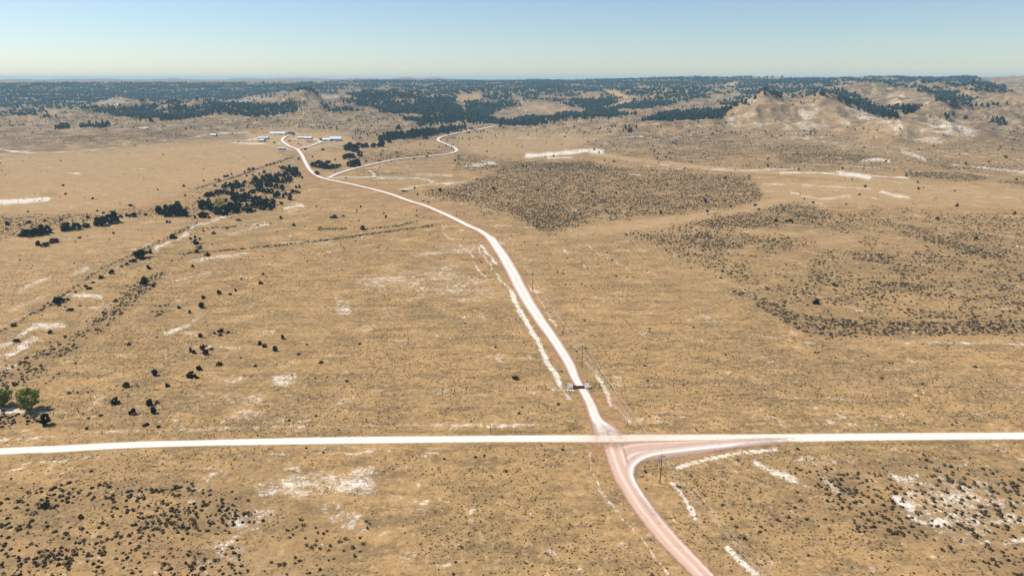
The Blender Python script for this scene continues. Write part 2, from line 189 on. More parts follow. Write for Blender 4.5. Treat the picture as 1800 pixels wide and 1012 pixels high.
# --- lighter, barer grassland and worn tracks
PALE = blank(.0)
for pts, v, f in [
    ([(0, 275), (200, 262), (400, 245), (470, 250), (500, 282), (400, 312), (300, 345), (200, 366), (0, 378)], .62, 8), ([(430, 229), (600, 229), (625, 248), (590, 256), (540, 265), (480, 262), (440, 250)], .9, 7), ([(800, 232), (1000, 228), (1060, 240), (1000, 265), (860, 275), (810, 262)], .45, 8), ([(1340, 318), (1600, 318), (1800, 330), (1800, 366), (1600, 362), (1420, 362), (1340, 345)], .6, 8), ([(520, 262), (620, 265), (640, 285), (560, 290)], .45, 7), ([(1430, 405), (1520, 410), (1560, 430), (1440, 440)], .4, 10), ([(1090, 405), (1300, 420), (1280, 500), (1180, 480)], .2, 20), ([(640, 240), (780, 245), (760, 270), (640, 262)], .3, 8), ([(30, 195), (110, 193), (95, 204), (20, 212)], .55, 4), ([(1250, 165), (1340, 160), (1560, 215), (1800, 260), (1800, 300), (1300, 250)], .15, 14), ([(805, 167), (848, 165), (845, 178), (800, 180)], .7, 3), ([(1060, 160), (1080, 158), (1106, 170), (1100, 175)], .8, 2), ([(1055, 190), (1110, 172), (1112, 182), (1070, 192)], .8, 2), ([(910, 175), (1005, 193), (990, 200), (920, 190)], .4, 4), ([(0, 420), (240, 380), (300, 376), (330, 390), (180, 470), (0, 570)], .3, 9), ([(1270, 150), (1300, 142), (1302, 148), (1275, 156)], .8, 2), ([(100, 380), (260, 378), (240, 388), (100, 402)], .5, 5)]:
    poly(PALE, pts, v, 'max', f)
for pts, w, v in [([(1000, 412), (1060, 403), (1150, 393), (1250, 378), (1330, 360), (1385, 350)], 14, .75), ([(1095, 410), (1180, 405), (1300, 408), (1420, 413)], 7, .6), ([(1040, 268), (1100, 279), (1180, 288), (1260, 296), (1340, 302), (1480, 312), (1600, 320), (1700, 345), (1800, 366)], 6, .8), ([(515, 235), (525, 215), (535, 200)], 3, .7), ([(512, 232), (530, 205), (540, 195)], 4, .35), ([(600, 238), (615, 230), (628, 218)], 4, .7), ([(900, 422), (940, 418), (1000, 412)], 8, .4), ([(0, 700), (60, 660), (110, 660)], 10, .15), ([(1440, 598), (1800, 600)], 10, .35), ([(520, 385), (530, 375), (560, 368)], 4, .5), ([(135, 578), (175, 545), (215, 525), (225, 512)], 8, .55)]:
    stroke(PALE, pts, w, v, .8)

# --- reddish road dust and verge green
RED = blank(.0)
stroke(RED, [(1230, 1012), (1130, 897), (1095, 841), (1065, 775), (1038, 710), (1018, 680), (972, 597), (948, 560), (921, 517), (890, 461), (862, 419), (822, 398), (760, 368), (690, 342), (612, 323), (560, 311), (540, 290), (522, 262)], 34, .5, .8)
for pts, v, f in [([(1010, 690), (1090, 690), (1120, 745), (1090, 760), (1030, 755), (1015, 720)], .6, 12), ([(1020, 770), (1100, 780), (1070, 860), (1040, 800)], .55, 10), ([(955, 783), (990, 778), (985, 788)], .8, 4), ([(1130, 800), (1300, 780), (1400, 775), (1300, 798), (1180, 812)], .6, 6), ([(740, 352), (830, 372), (860, 400), (820, 392)], .5, 10), ([(90, 395), (250, 382), (235, 392), (100, 410)], .35, 5)]:
    poly(RED, pts, v, 'max', f)
GREEN = blank(.0)
for pts, w, v in [([(690, 760), (850, 758), (1005, 758)], 5, .9), ([(560, 762), (575, 762)], 4, .8), ([(1005, 750), (1022, 752)], 12, 1), ([(1100, 752), (1125, 754)], 9, .9), ([(1400, 784), (1500, 779), (1640, 777), (1800, 776)], 5, .9), ([(700, 785), (900, 782), (1030, 782)], 5, .8), ([(270, 789), (330, 786)], 4, .7), ([(1190, 812), (1240, 803), (1280, 797)], 4, .7), ([(0, 786), (90, 780)], 4, .5), ([(90, 690), (150, 695), (150, 705)], 12, .35), ([(70, 345), (95, 340)], 10, .7), ([(640, 306), (700, 302)], 9, .4), ([(0, 806), (160, 796)], 5, .5), ([(990, 757), (940, 756)], 5, .5)]:
    stroke(GREEN, pts, w, v, .7)

# --- woodland density on the hills
WOOD = blank(.0)
for pts, v, f in [
    ([(0, 196), (150, 190), (300, 205), (450, 195), (560, 185), (640, 190), (760, 215), (1000, 200), (1300, 170), (1800, 160), (1800, 240), (1560, 235), (1300, 240), (1000, 235), (780, 250), (640, 245), (560, 238), (440, 232), (300, 228), (100, 240), (0, 240)], .05, 6),
    ([(440, 200), (560, 185), (680, 205), (740, 235), (680, 245), (600, 235), (500, 222)], .10, 8),
    ([(0, 147), (150, 146), (430, 147), (620, 146), (600, 165), (420, 186), (330, 178), (250, 186), (150, 192), (0, 192)], 1.0, 2),
    ([(165, 196), (215, 187), (260, 184), (300, 176), (420, 172), (480, 180), (535, 196), (480, 206), (380, 200), (320, 212), (262, 212), (200, 203)], .85, 4), ([(0, 195), (40, 186), (95, 192), (70, 204), (0, 207)], .75, 4), ([(345, 165), (420, 160), (530, 160), (540, 185), (500, 198), (420, 190)], .6, 5), ([(95, 225), (120, 221), (122, 226), (95, 230)], .9, 2), ([(65, 205), (100, 202), (102, 208), (68, 210)], .7, 2), ([(140, 222), (190, 220), (190, 228), (140, 229)], .4, 3),
    ([(600, 163), (650, 156), (760, 157), (820, 168), (800, 186), (830, 205), (880, 218), (810, 214), (740, 222), (690, 203), (640, 188), (595, 182)], .92, 5), ([(560, 180), (600, 182), (640, 195), (640, 205), (570, 200)], .5, 4),
    ([(560, 148), (650, 141), (800, 141), (1000, 139), (1130, 135), (1320, 137), (1340, 146), (1290, 165), (1200, 182), (1120, 192), (1030, 192), (960, 180), (900, 188), (860, 202), (820, 202), (815, 172), (700, 156), (600, 160)], .85, 4),
    ([(800, 200), (850, 195), (870, 212), (900, 218), (960, 205), (1010, 195), (1100, 188), (1120, 200), (1060, 206), (1000, 210), (930, 222), (840, 226)], .6, 5), ([(740, 232), (790, 225), (830, 218), (900, 212), (940, 206), (930, 216), (860, 225), (800, 232), (740, 242), (665, 247), (680, 240)], .8, 3), ([(1020, 190), (1080, 187), (1085, 205), (1020, 210)], .8, 4),
    ([(1128, 213), (1180, 197), (1225, 192), (1290, 192), (1292, 206), (1200, 213)], 1.0, 3), ([(1280, 166), (1330, 152), (1400, 154), (1460, 152), (1500, 165), (1560, 198), (1600, 215), (1560, 212), (1500, 190), (1455, 168), (1430, 172), (1370, 172), (1340, 165), (1300, 172)], .85, 3), ([(1300, 140), (1500, 139), (1500, 150), (1300, 156)], .8, 3),
    ([(1480, 142), (1560, 137), (1700, 134), (1750, 148), (1790, 166), (1720, 160), (1640, 168), (1600, 157), (1530, 150)], .92, 3), ([(1630, 168), (1680, 160), (1700, 172), (1760, 186), (1680, 189), (1650, 184)], .7, 4), ([(1765, 180), (1800, 178), (1800, 188), (1770, 187)], .7, 3), ([(1560, 186), (1620, 190), (1605, 201), (1545, 200)], .9, 3), ([(1740, 210), (1765, 212), (1768, 220), (1745, 218)], .8, 3), ([(1660, 200), (1710, 206), (1700, 212), (1660, 208)], .5, 3), ([(1090, 226), (1125, 222), (1122, 231), (1098, 234)], .6, 3), ([(1260, 180), (1330, 160), (1330, 180), (1270, 195)], .3, 6)]:
    poly(WOOD, pts, v, 'max', f)
for pts, v, f in [([(135, 190), (180, 178), (206, 169), (240, 176), (290, 184), (250, 187), (190, 189)], .08, 2), ([(380, 180), (450, 167), (530, 160), (560, 165), (545, 180), (480, 178), (430, 184)], .22, 3), ([(555, 165), (610, 166), (640, 178), (600, 184), (560, 182)], .2, 3), ([(300, 184), (345, 172), (380, 178), (330, 190)], .35, 3), ([(470, 196), (560, 188), (640, 200), (600, 215), (480, 212)], .3, 4), ([(270, 214), (420, 202), (440, 215), (300, 224)], .2, 4), ([(805, 167), (848, 165), (845, 178), (800, 180)], .06, 3), ([(1060, 160), (1080, 158), (1106, 170), (1100, 175)], .0, 2), ([(1055, 190), (1110, 172), (1112, 182), (1070, 192)], .0, 2), ([(910, 175), (1005, 193), (990, 200), (920, 190)], .25, 4), ([(1270, 150), (1300, 142), (1302, 148), (1275, 156)], .03, 2), ([(1550, 160), (1600, 160), (1645, 172), (1640, 187), (1560, 184)], .05, 3), ([(1265, 207), (1345, 168), (1385, 185), (1420, 192), (1450, 168), (1500, 190), (1555, 214), (1500, 226), (1400, 232), (1300, 225)], .12, 3), ([(1535, 216), (1612, 199), (1740, 248), (1680, 258), (1600, 248)], .05, 4), ([(1600, 146), (1660, 150), (1720, 165), (1680, 160)], .15, 3), ([(450, 225), (620, 232), (620, 262), (440, 262)], 0, 4), ([(1020, 165), (1060, 170), (1040, 178)], .3, 4), ([(0, 140), (1800, 120), (1800, 134), (0, 146)], .0, 1)]:
    poly(WOOD, pts, v, 'mul', f)

# ------------------------------------------------------------------ terrain heights
# broad form: height at (photo column, distance)
TB_X = np.array([-600, 0, 300, 600, 900, 1200, 1500, 1800, 2400], float)
TB_D = np.array([0, 700, 1000, 1300, 1700, 2100, 2600, 3200, 4000, 5000, 7000, 9000, 12000, 33000], float)
TB_Z = np.array([
    [0,   0,   0,   2,   4,   4,   0,  -14,  25,  70,  70,  79,  50,  30],
    [0,   0,   0,   2,   4,   4,   0,  -16,  22,  68,  70,  79,  50,  30],
    [0,   0,   0,   1,   4,   6,   8,  -6,   26,  70,  70,  80,  50,  30],
    [0,   0,  -1,   0,   3,   12,  30,  34,  54,  80,  76,  78,  50,  30],
    [0,   0,  -1,  -1,  -2,   2,   16,  38,  62,  84,  74,  70,  50,  30],
    [0,   0,   2,   6,   12,  14,  22,  46,  72,  95,  88,  76,  50,  30],
    [0,   1,   6,   14,  22,  32,  54,  84,  99, 101, 92,  82,  50,  30],
    [0,   1,   6,   14,  20,  30,  48,  78,  96,  98,  96,  90,  50,  30],
    [0,   1,   6,   14,  20,  30,  48,  78,  96,  98,  96,  90,  50,  30]], float)
TB_Z += .0034 * TB_D * sstep(900, 2000, TB_D) * (TB_D < 11000)
def base_height(px, d):
    fx = np.interp(px, TB_X, np.arange(len(TB_X))); fd = np.interp(d, TB_D, np.arange(len(TB_D)))
    ix = np.clip(fx.astype(int), 0, len(TB_X) - 2); iy = np.clip(fd.astype(int), 0, len(TB_D) - 2)
    u = fx - ix; v = fd - iy; u = u * u * (3 - 2 * u); v = v * .45 + .55 * v * v * (3 - 2 * v)
    return (TB_Z[ix, iy] * (1 - u) + TB_Z[ix + 1, iy] * u) * (1 - v) + (TB_Z[ix, iy + 1] * (1 - u) + TB_Z[ix + 1, iy + 1] * u) * v

# hills: crest pixel, distance, half widths across / along the view (m), power of the flank
HILLS = [
    (1345, 166, 1760, 100, 140, 1.6), (1398, 168, 1850, 130, 80, 1.8), (1450, 166, 1790, 95, 140, 1.6), (1505, 182, 1830, 110, 110, 1.5), (1300, 188, 1700, 90, 110, 1.1), (1420, 230, 1420, 120, 90, 1.4),
    (1610, 199, 1460, 100, 110, 1.5), (1570, 203, 1470, 85, 80, 1.6), (1660, 206, 1470, 95, 100, 1.6),
    (1150, 212, 1540, 110, 90, 1.4), (1205, 205, 1560, 110, 90, 1.4), (1262, 202, 1600, 110, 90, 1.4),
    (540, 162, 2420, 130, 150, 1.2), (600, 168, 2380, 110, 130, 1.2), (690, 158, 2600, 170, 160, 1.3), (460, 172, 2450, 120, 130, 1.2), (400, 183, 2300, 110, 110, 1.2), (340, 172, 2500, 110, 130, 1.2), (300, 182, 2450, 90, 110, 1.2), (206, 169, 2650, 120, 130, 1.1), (250, 182, 2600, 90, 120, 1.2), (60, 196, 2500, 150, 110, 1.3), (140, 190, 2600, 120, 110, 1.3), (340, 222, 1800, 160, 90, 1.4), (250, 236, 1560, 120, 70, 1.4), (500, 200, 2050, 110, 90, 1.3), (620, 196, 2080, 110, 90, 1.3), (420, 205, 2000, 100, 90, 1.3),
    (760, 168, 2800, 130, 180, 1.2), (830, 160, 3100, 140, 180, 1.2), (880, 180, 2600, 110, 140, 1.2), (960, 170, 2800, 120, 160, 1.2), (1000, 156, 3400, 180, 180, 1.2), (1090, 158, 3100, 150, 200, 1.2), (1180, 158, 2900, 150, 180, 1.2), (1250, 150, 3100, 150, 180, 1.2),
    (1490, 150, 2700, 170, 150, 1.2), (1590, 161, 2250, 110, 130, 1.1), (1640, 170, 2150, 90, 110, 1.2), (1560, 150, 2800, 150, 150, 1.2), (1640, 146, 2900, 150, 150, 1.2), (1715, 144, 2650, 160, 150, 1.2), (1760, 168, 2200, 120, 110, 1.3), (1690, 182, 1950, 120, 90, 1.3),
    (650, 138, 7600, 500, 600, 1.3), (590, 139, 7900, 400, 600, 1.3), (1060, 139, 5200, 300, 400, 1.3), (1110, 138, 5000, 300, 400, 1.3), (1210, 137, 5200, 400, 400, 1.3), (1340, 137, 5000, 350, 350, 1.3),
    (1770, 134.6, 6800, 520, 600, 1.4), (1860, 134.4, 6800, 700, 600, 1.4),
    (302, 136, 9800, 130, 400, .8), (175, 138, 10500, 520, 400, 1.4), (530, 136.8, 10000, 620, 500, 1.6), (440, 137, 11000, 440, 500, 1.6), (715, 135.2, 9500, 190, 500, 1.1), (770, 137, 10000, 400, 500, 1.5), (415, 137, 11000, 250, 500, 1.3), (120, 138, 11000, 400, 500, 1.4), (30, 139, 11500, 500, 500, 1.4), (880, 139, 12000, 500, 500, 1.4), (820, 139, 11000, 350, 500, 1.4)]
SPURS = [((1345, 166, 1760), (1320, 205, 1570), 50), ((1450, 166, 1790), (1425, 205, 1600), 50), ((1450, 166, 1790), (1490, 205, 1620), 45), ((1612, 199, 1460), (1580, 235, 1330), 42), ((1612, 199, 1460), (1650, 240, 1320), 42), ((1345, 166, 1760), (1365, 210, 1570), 38)]

def terrain_height(x, y):
    d = np.hypot(x, y); px = 900 + FPX * np.clip(x / np.maximum(y, 1), -3, 3) / 1.0
    px = 900 + (px - 900) / CP                               # column of a level ray on this bearing
    z = base_height(px, d)
    acc = np.zeros_like(x)
    for (hx, hy, hd, rx, ry, pw) in HILLS:
        cx, cy = xy_at(hx, hd, hy); zt = z_at(hx, hy, hd)
        zb = float(base_height(np.array([float(hx)]), np.array([float(hd)]))[0])
        amp = zt - zb
        if amp <= 0.5: continue
        ux, uy = cx / hd, cy / hd
        lx = (x - cx) * uy - (y - cy) * ux; ly = (x - cx) * ux + (y - cy) * uy
        m = (np.abs(lx) < 3.2 * rx) & (np.abs(ly) < 3.2 * ry)
        r = np.sqrt((lx[m] / rx) ** 2 + (ly[m] / ry) ** 2)
        b = amp * np.exp(-(r ** (1.15 * pw)) * .95)
        acc[m] += b ** 7
    for (a, b, wdt) in SPURS:
        ax, ay = xy_at(a[0], a[2], a[1]); bx, by = xy_at(b[0], b[2], b[1])
        za = z_at(*a); zb = z_at(*b)
        t = np.clip(((x - ax) * (bx - ax) + (y - ay) * (by - ay)) / ((bx - ax) ** 2 + (by - ay) ** 2), 0, 1)
        q = np.hypot(x - ax - t * (bx - ax), y - ay - t * (by - ay)) / wdt
        m = q < 3
        top = (za + (zb - za) * t ** .8) - z
        acc[m] += np.maximum(top[m] * np.exp(-.8 * q[m] ** 1.5), 0) ** 7
    hill = acc ** (1 / 7)
    z = z + hill
    far = sstep(1150, 2300, d)
    wild = far * (1 - .72 * sstep(5200, 9000, d))
    farm = np.exp(-(((px - 500) / 190) ** 4) - ((d - 1380) / 300) ** 4)
    wild *= 1 - farm
    wx = x + 60 * (fbm(x / 300, y / 300, 2, 91) - .5); wy = y + 60 * (fbm(x / 300, y / 300, 2, 57) - .5)
    z = z + wild * 46 * (ridged(wx / 480, wy / 480, 4, 3) - .62)
    slope_zone = np.clip(hill / 22, 0, 1) * (1 - sstep(6000, 9000, d))
    z = z - (slope_zone * 15 + wild * 12) * ((1 - ridged(wx / 95, wy / 95, 3, 33)) * 1.3 - .42) - (slope_zone * 8 + wild * 4) * (1 - ridged(wx / 42, wy / 42, 3, 35))
    z = z + 1.6 * (fbm(x / 130, y / 130, 3, 7) - .5) * sstep(120, 500, d) * (1 + 2.0 * sstep(700, 1300, d)) * (1 - .7 * farm)
    z = z + .22 * (fbm(x / 9, y / 9, 2, 21) - .5)
    # shallow wash in the pasture on the creek side
    return z

# polar sheet round the camera's foot: rows by distance, columns by bearing
AZ = np.radians(np.concatenate([np.linspace(-110, -47, 40, endpoint=False), np.linspace(-47, 47, 800), np.linspace(47, 110, 41)[1:]]))
DD = [40.0]
while DD[-1] < 14500:
    d = DD[-1]; DD.append(d * (1.0078 if d < 420 else 1.0095 if d < 900 else 1.0062 if d < 5500 else 1.03))
DD = np.array(DD)
GA, GD = np.meshgrid(AZ, DD)                               # rows: distance, columns: bearing
GX, GY = GD * np.sin(GA), GD * np.cos(GA)
GZ = terrain_height(GX.ravel(), GY.ravel()).reshape(GX.shape)
LOGD = np.log(DD)
NR, NC = GX.shape

def ground(x, y):                                          # height of the built sheet
    x = np.asarray(x, float); y = np.asarray(y, float)
    a = np.arctan2(x, y); d = np.hypot(x, y)
    fc = np.interp(a, AZ, np.arange(NC)); fr = np.interp(d, DD, np.arange(NR))
    c = np.clip(fc.astype(int), 0, NC - 2); r = np.clip(fr.astype(int), 0, NR - 2); u = fc - c; v = fr - r
    return (GZ[r, c] * (1 - u) + GZ[r, c + 1] * u) * (1 - v) + (GZ[r + 1, c] * (1 - u) + GZ[r + 1, c + 1] * u) * v
def hit(px, py, dmin=0):                                    # where a pixel's ray meets the ground
    dx, dy, dz = ray(px, py); h = math.hypot(dx, dy); a = math.atan2(dx, dy); t = dz / h
    fc = float(np.interp(a, AZ, np.arange(NC))); c = min(int(fc), NC - 2); u = fc - c
    prof = GZ[:, c] * (1 - u) + GZ[:, c + 1] * u
    f = CAM_Z + DD * t - prof
    f[DD < dmin] = 1
    k = int(np.argmax(f <= 0))
    if k == 0: k = NR - 1
    s = f[k - 1] / (f[k - 1] - f[k]) if f[k - 1] != f[k] else 0
    d = DD[k - 1] + (DD[k] - DD[k - 1]) * s
    x, y = d * math.sin(a), d * math.cos(a)
    return Vector((x, y, float(ground(x, y))))
def depth_of(p): return p.y * CP - (p.z - CAM_Z) * SP
def metres(p, px): return px * depth_of(p) / FPX             # size of px photo pixels at p

# ------------------------------------------------------------------ material helpers
class NT:
    def __init__(s, name, rough=.9, spec=.1):
        s.m = bpy.data.materials.new(name); s.m.use_nodes = True; s.t = s.m.node_tree; s.n = s.t.nodes; s.l = s.t.links
        s.b = s.n['Principled BSDF']; s.b.inputs['Roughness'].default_value = rough; s.b.inputs['Specular IOR Level'].default_value = spec
    def put(s, sock, v):
        if isinstance(v, bpy.types.NodeSocket): s.l.new(v, sock)
        elif isinstance(v, tuple): sock.default_value = (*v, 1.0) if sock.type == 'RGBA' and len(v) == 3 else v
        else: sock.default_value = v
    def attr(s, name, kind='Fac'):
        n = s.n.new('ShaderNodeAttribute'); n.attribute_name = name; return n.outputs[kind]
    def coord(s, kind='Object'):
        return s.n.new('ShaderNodeTexCoord').outputs[kind]
    def scale(s, vec, sc):
        n = s.n.new('ShaderNodeMapping'); s.l.new(vec, n.inputs[0]); n.inputs['Scale'].default_value = sc; return n.outputs[0]
    def noise(s, vec, scale, detail=3, rough=.55, dist=0.0):
        n = s.n.new('ShaderNodeTexNoise'); s.l.new(vec, n.inputs['Vector']); n.inputs['Scale'].default_value = scale
        n.inputs['Detail'].default_value = detail; n.inputs['Roughness'].default_value = rough; n.inputs['Distortion'].default_value = dist
        return n.outputs['Fac']
    def math(s, op, a, b=0.0, c=0.0, clamp=False):
        n = s.n.new('ShaderNodeMath'); n.operation = op; n.use_clamp = clamp
        for i, v in enumerate((a, b, c)): s.put(n.inputs[i], v)
        return n.outputs[0]
    def ramp(s, v, a, b, lo=0.0, hi=1.0):
        n = s.n.new('ShaderNodeMapRange'); n.interpolation_type = 'SMOOTHSTEP'; s.put(n.inputs[0], v)
        s.put(n.inputs[1], a); s.put(n.inputs[2], b); n.inputs[3].default_value = lo; n.inputs[4].default_value = hi; return n.outputs[0]
    def mix(s, f, a, b):
        n = s.n.new('ShaderNodeMix'); n.data_type = 'RGBA'; s.put(n.inputs[0], f); s.put(n.inputs[6], a); s.put(n.inputs[7], b); return n.outputs[2]
    def color(s, c): s.put(s.b.inputs['Base Color'], c)
    def bump(s, h, strength, dist=.1):
        n = s.n.new('ShaderNodeBump'); s.put(n.inputs['Height'], h); n.inputs['Strength'].default_value = strength; n.inputs['Distance'].default_value = dist
        s.l.new(n.outputs[0], s.b.inputs['Normal'])
    def alpha(s, a): s.put(s.b.inputs['Alpha'], a)

def plain(name, c, rough=.8, var=.25, sc=1.5, spec=.15, metal=0.0):
    k = NT(name, rough, spec); o = k.coord(); f = k.noise(o, sc, 3)
    lo = tuple(v * (1 - var) for v in c); hi = tuple(min(1, v * (1 + var)) for v in c)
    k.color(k.mix(k.ramp(f, .3, .7), lo, hi)); k.b.inputs['Metallic'].default_value = metal
    return k.m

# ground
g = NT('prairie', .95, .05); P = g.coord('Object')
n_big = g.noise(P, .011, 3); n_mid = g.noise(P, .055, 4, .6); n_fine = g.noise(P, .42, 4, .68); n_spk = g.noise(P, 1.15, 2, .6); n_spk2 = g.noise(P, .33, 3, .7); n_streak = g.noise(g.scale(P, (.35, 1.0, 1.0)), .16, 4, .65)
n_br = g.noise(P, .30, 5, .78, .5); n_pat = g.noise(P, .022, 5, .7)
c = g.mix(g.ramp(n_big, .38, .62), (.365, .262, .148), (.290, .222, .128))
c = g.mix(g.math('MULTIPLY', g.ramp(n_mid, .42, .66), .8), c, (.44, .305, .16))
c = g.mix(g.math('MULTIPLY', g.ramp(n_streak, .47, .62), .68), c, (.19, .148, .095))
c = g.mix(g.math('MULTIPLY', g.ramp(g.noise(P, .028, 5, .7), .5, .64), .45), c, (.235, .178, .118))
c = g.mix(g.math('MULTIPLY', g.ramp(n_fine, .51, .66), .6), c, (.50, .385, .25))
c = g.mix(g.math('MULTIPLY', g.ramp(n_fine, .48, .33), .6), c, (.135, .102, .058))
a_pale = g.attr('pale'); a_alk = g.attr('alkali'); a_sage = g.attr('sage'); a_red = g.attr('red'); a_green = g.attr('green'); a_wood = g.attr('wood'); a_hill = g.attr('hill')
# rough range beyond the plain: shrubby grey-brown and bare pale patches
ch = g.mix(g.ramp(n_pat, .40, .64), (.165, .13, .098), (.36, .278, .195))
ch = g.mix(g.math('MULTIPLY', g.ramp(n_mid, .53, .66), .7), ch, (.47, .385, .29))
ch = g.mix(g.math('MULTIPLY', g.ramp(n_mid, .46, .34), .55), ch, (.12, .098, .07))
ch = g.mix(g.math('MULTIPLY', g.ramp(n_spk2, .52, .62), .6), ch, (.075, .062, .042))
c = g.mix(g.math('MULTIPLY', a_hill, .88), c, ch)
c = g.mix(g.math('MULTIPLY', a_pale, .85), c, g.mix(g.ramp(n_mid, .35, .65), (.455, .345, .225), (.385, .295, .185)))
c = g.mix(g.math('MULTIPLY', a_sage, g.ramp(n_spk2, .42, .6, .25, .75), clamp=True), c, g.mix(g.ramp(n_fine, .4, .62), (.27, .21, .145), (.115, .092, .062)))
c = g.mix(g.math('MULTIPLY', g.ramp(g.math('ADD', a_red, g.math('MULTIPLY', g.math('SUBTRACT', n_mid, .5), 1.3)), .2, .8), .55), c, (.37, .225, .145))
c = g.mix(g.math('MULTIPLY', g.ramp(g.math('ADD', a_green, g.math('MULTIPLY', g.math('SUBTRACT', n_fine, .5), 2.2)), .35, 1.1), .8), c, (.15, .128, .05))
c = g.mix(g.math('MULTIPLY', a_wood, .4, clamp=True), c, (.14, .12, .085))
# small dark tufts
tuft = g.math('MULTIPLY', g.ramp(n_spk, .55, .64), g.ramp(g.noise(P, .08, 3), .36, .60))
tuft = g.math('MAXIMUM', tuft, g.math('MULTIPLY', g.ramp(n_spk2, .62, .70), g.ramp(n_mid, .60, .42)))
c = g.mix(g.math('MULTIPLY', tuft, .8), c, (.075, .058, .034))
vm = g.n.new('ShaderNodeVectorMath'); vm.operation = 'MULTIPLY'; g.l.new(c, vm.inputs[0]); vm.inputs[1].default_value = (1.15, .98, .755); c = vm.outputs[0]
# alkali: traced patches broken up by fine noise
alk_n = g.math('ADD', g.math('MULTIPLY', g.math('SUBTRACT', n_br, .5), 3.1), g.math('ADD', g.math('MULTIPLY', g.math('SUBTRACT', n_mid, .5), 1.6), g.math('MULTIPLY', g.math('SUBTRACT', n_spk, .5), 2.0)))
alk_t = g.math('ADD', g.math('MULTIPLY', a_alk, 1.12), alk_n)
fa = g.math('MULTIPLY', g.ramp(alk_t, .40, 1.32), g.ramp(a_alk, .06, .42))
loose = g.math('MULTIPLY', g.ramp(g.math('ADD', n_br, g.math('MULTIPLY', n_mid, .8)), 1.03, 1.18), .7)
fa = g.math('MAXIMUM', fa, loose)
c = g.mix(g.math('MULTIPLY', fa, .95), c, g.mix(g.ramp(n_fine, .35, .6), (.62, .50, .37), (.84, .76, .64)))
g.color(c)
g.bump(g.math('ADD', g.math('MULTIPLY', n_spk, .5), n_fine), .55, .35)

# ------------------------------------------------------------------ terrain mesh
def np_mesh(name, V, loops, sizes, mats=None, midx=None, smooth=False):
    me = bpy.data.meshes.new(name)
    V = np.asarray(V, np.float32); loops = np.asarray(loops, np.int32).ravel(); sizes = np.asarray(sizes, np.int32)
    me.vertices.add(len(V)); me.vertices.foreach_set('co', V.ravel())
    me.loops.add(len(loops)); me.loops.foreach_set('vertex_index', loops)
    me.polygons.add(len(sizes)); st = np.concatenate([[0], np.cumsum(sizes)[:-1]]).astype(np.int32)
    me.polygons.foreach_set('loop_start', st)
    if smooth: me.polygons.foreach_set('use_smooth', np.ones(len(sizes), bool))
    if midx is not None: me.polygons.foreach_set('material_index', np.asarray(midx, np.int32))
    for m in mats or []: me.materials.append(m)
    me.update(calc_edges=True)
    return me
def link(name, data, parent=None, loc=None):
    o = bpy.data.objects.new(name, data); COL.objects.link(o)
    if parent is not None: o.parent = parent
    if loc is not None: o.location = loc
    return o
def tag(o, label=None, cat=None, group=None, kind=None):
    for k, v in (('label', label), ('category', cat), ('group', group), ('kind', kind)):
        if v: o[k] = v
    return o
def empty(name, loc, rz=0.0):
    o = bpy.data.objects.new(name, None); o.location = loc; o.rotation_euler = (0, 0, rz); o.empty_display_size = .5
    COL.objects.link(o); return o

idx = np.arange(NR * NC).reshape(NR, NC)
quads = np.stack([idx[:-1, :-1], idx[:-1, 1:], idx[1:, 1:], idx[1:, :-1]], -1).reshape(-1, 4)[:, ::-1]
V = np.stack([GX, GY, GZ], -1).reshape(-1, 3)
me = np_mesh('prairie_ground', V, quads, np.full(len(quads), 4), [g.m], smooth=True)
PX, PY, _ = project(V[:, 0], V[:, 1], V[:, 2]); VD = np.hypot(V[:, 0], V[:, 1])
hillv = sstep(800, 1500, VD) * (1 - .75 * np.clip(look(PALE, PX, PY) * 1.6, 0, 1))
lim = sstep(140, 150, PY)
JX = (fbm(V[:, 0] / 7, V[:, 1] / 7, 3, 401) - .5) * 8 + (fbm(V[:, 0] / 45, V[:, 1] / 45, 2, 402) - .5) * 16
JY = (fbm(V[:, 0] / 7, V[:, 1] / 7, 3, 403) - .5) * 4 + (fbm(V[:, 0] / 45, V[:, 1] / 45, 2, 404) - .5) * 5
kj = np.clip(900 / np.maximum(VD, 300), .35, 1); JX *= kj; JY *= kj * np.clip(500 / np.maximum(VD, 250), .3, 1)
PX, PY = PX + JX, PY + JY
vals = {'alkali': look(ALK, PX, PY) * lim, 'sage': look(SAGE, PX, PY) * lim, 'pale': look(PALE, PX, PY) * lim, 'red': look(RED, PX, PY), 'green': look(GREEN, PX, PY),
        'wood': look(WOOD, PX, PY) * sstep(900, 1300, VD), 'hill': hillv}
ST = ridged(V[:, 0] / 30 + 3 * fbm(V[:, 0] / 60, V[:, 1] / 60, 2, 61), V[:, 1] / 75, 2, 62)
kb = sstep(1100, 1300, VD) * (1 - sstep(2600, 3000, VD))
vals['alkali'] *= 1 - kb * (1 - (.45 + .75 * sstep(.56, .9, ST)))
for k, v in vals.items():
    at = me.attributes.new(k, 'FLOAT', 'POINT'); at.data.foreach_set('value', np.clip(v, 0, 1.5).astype(np.float32))
tag(link('prairie_ground', me), kind='structure')

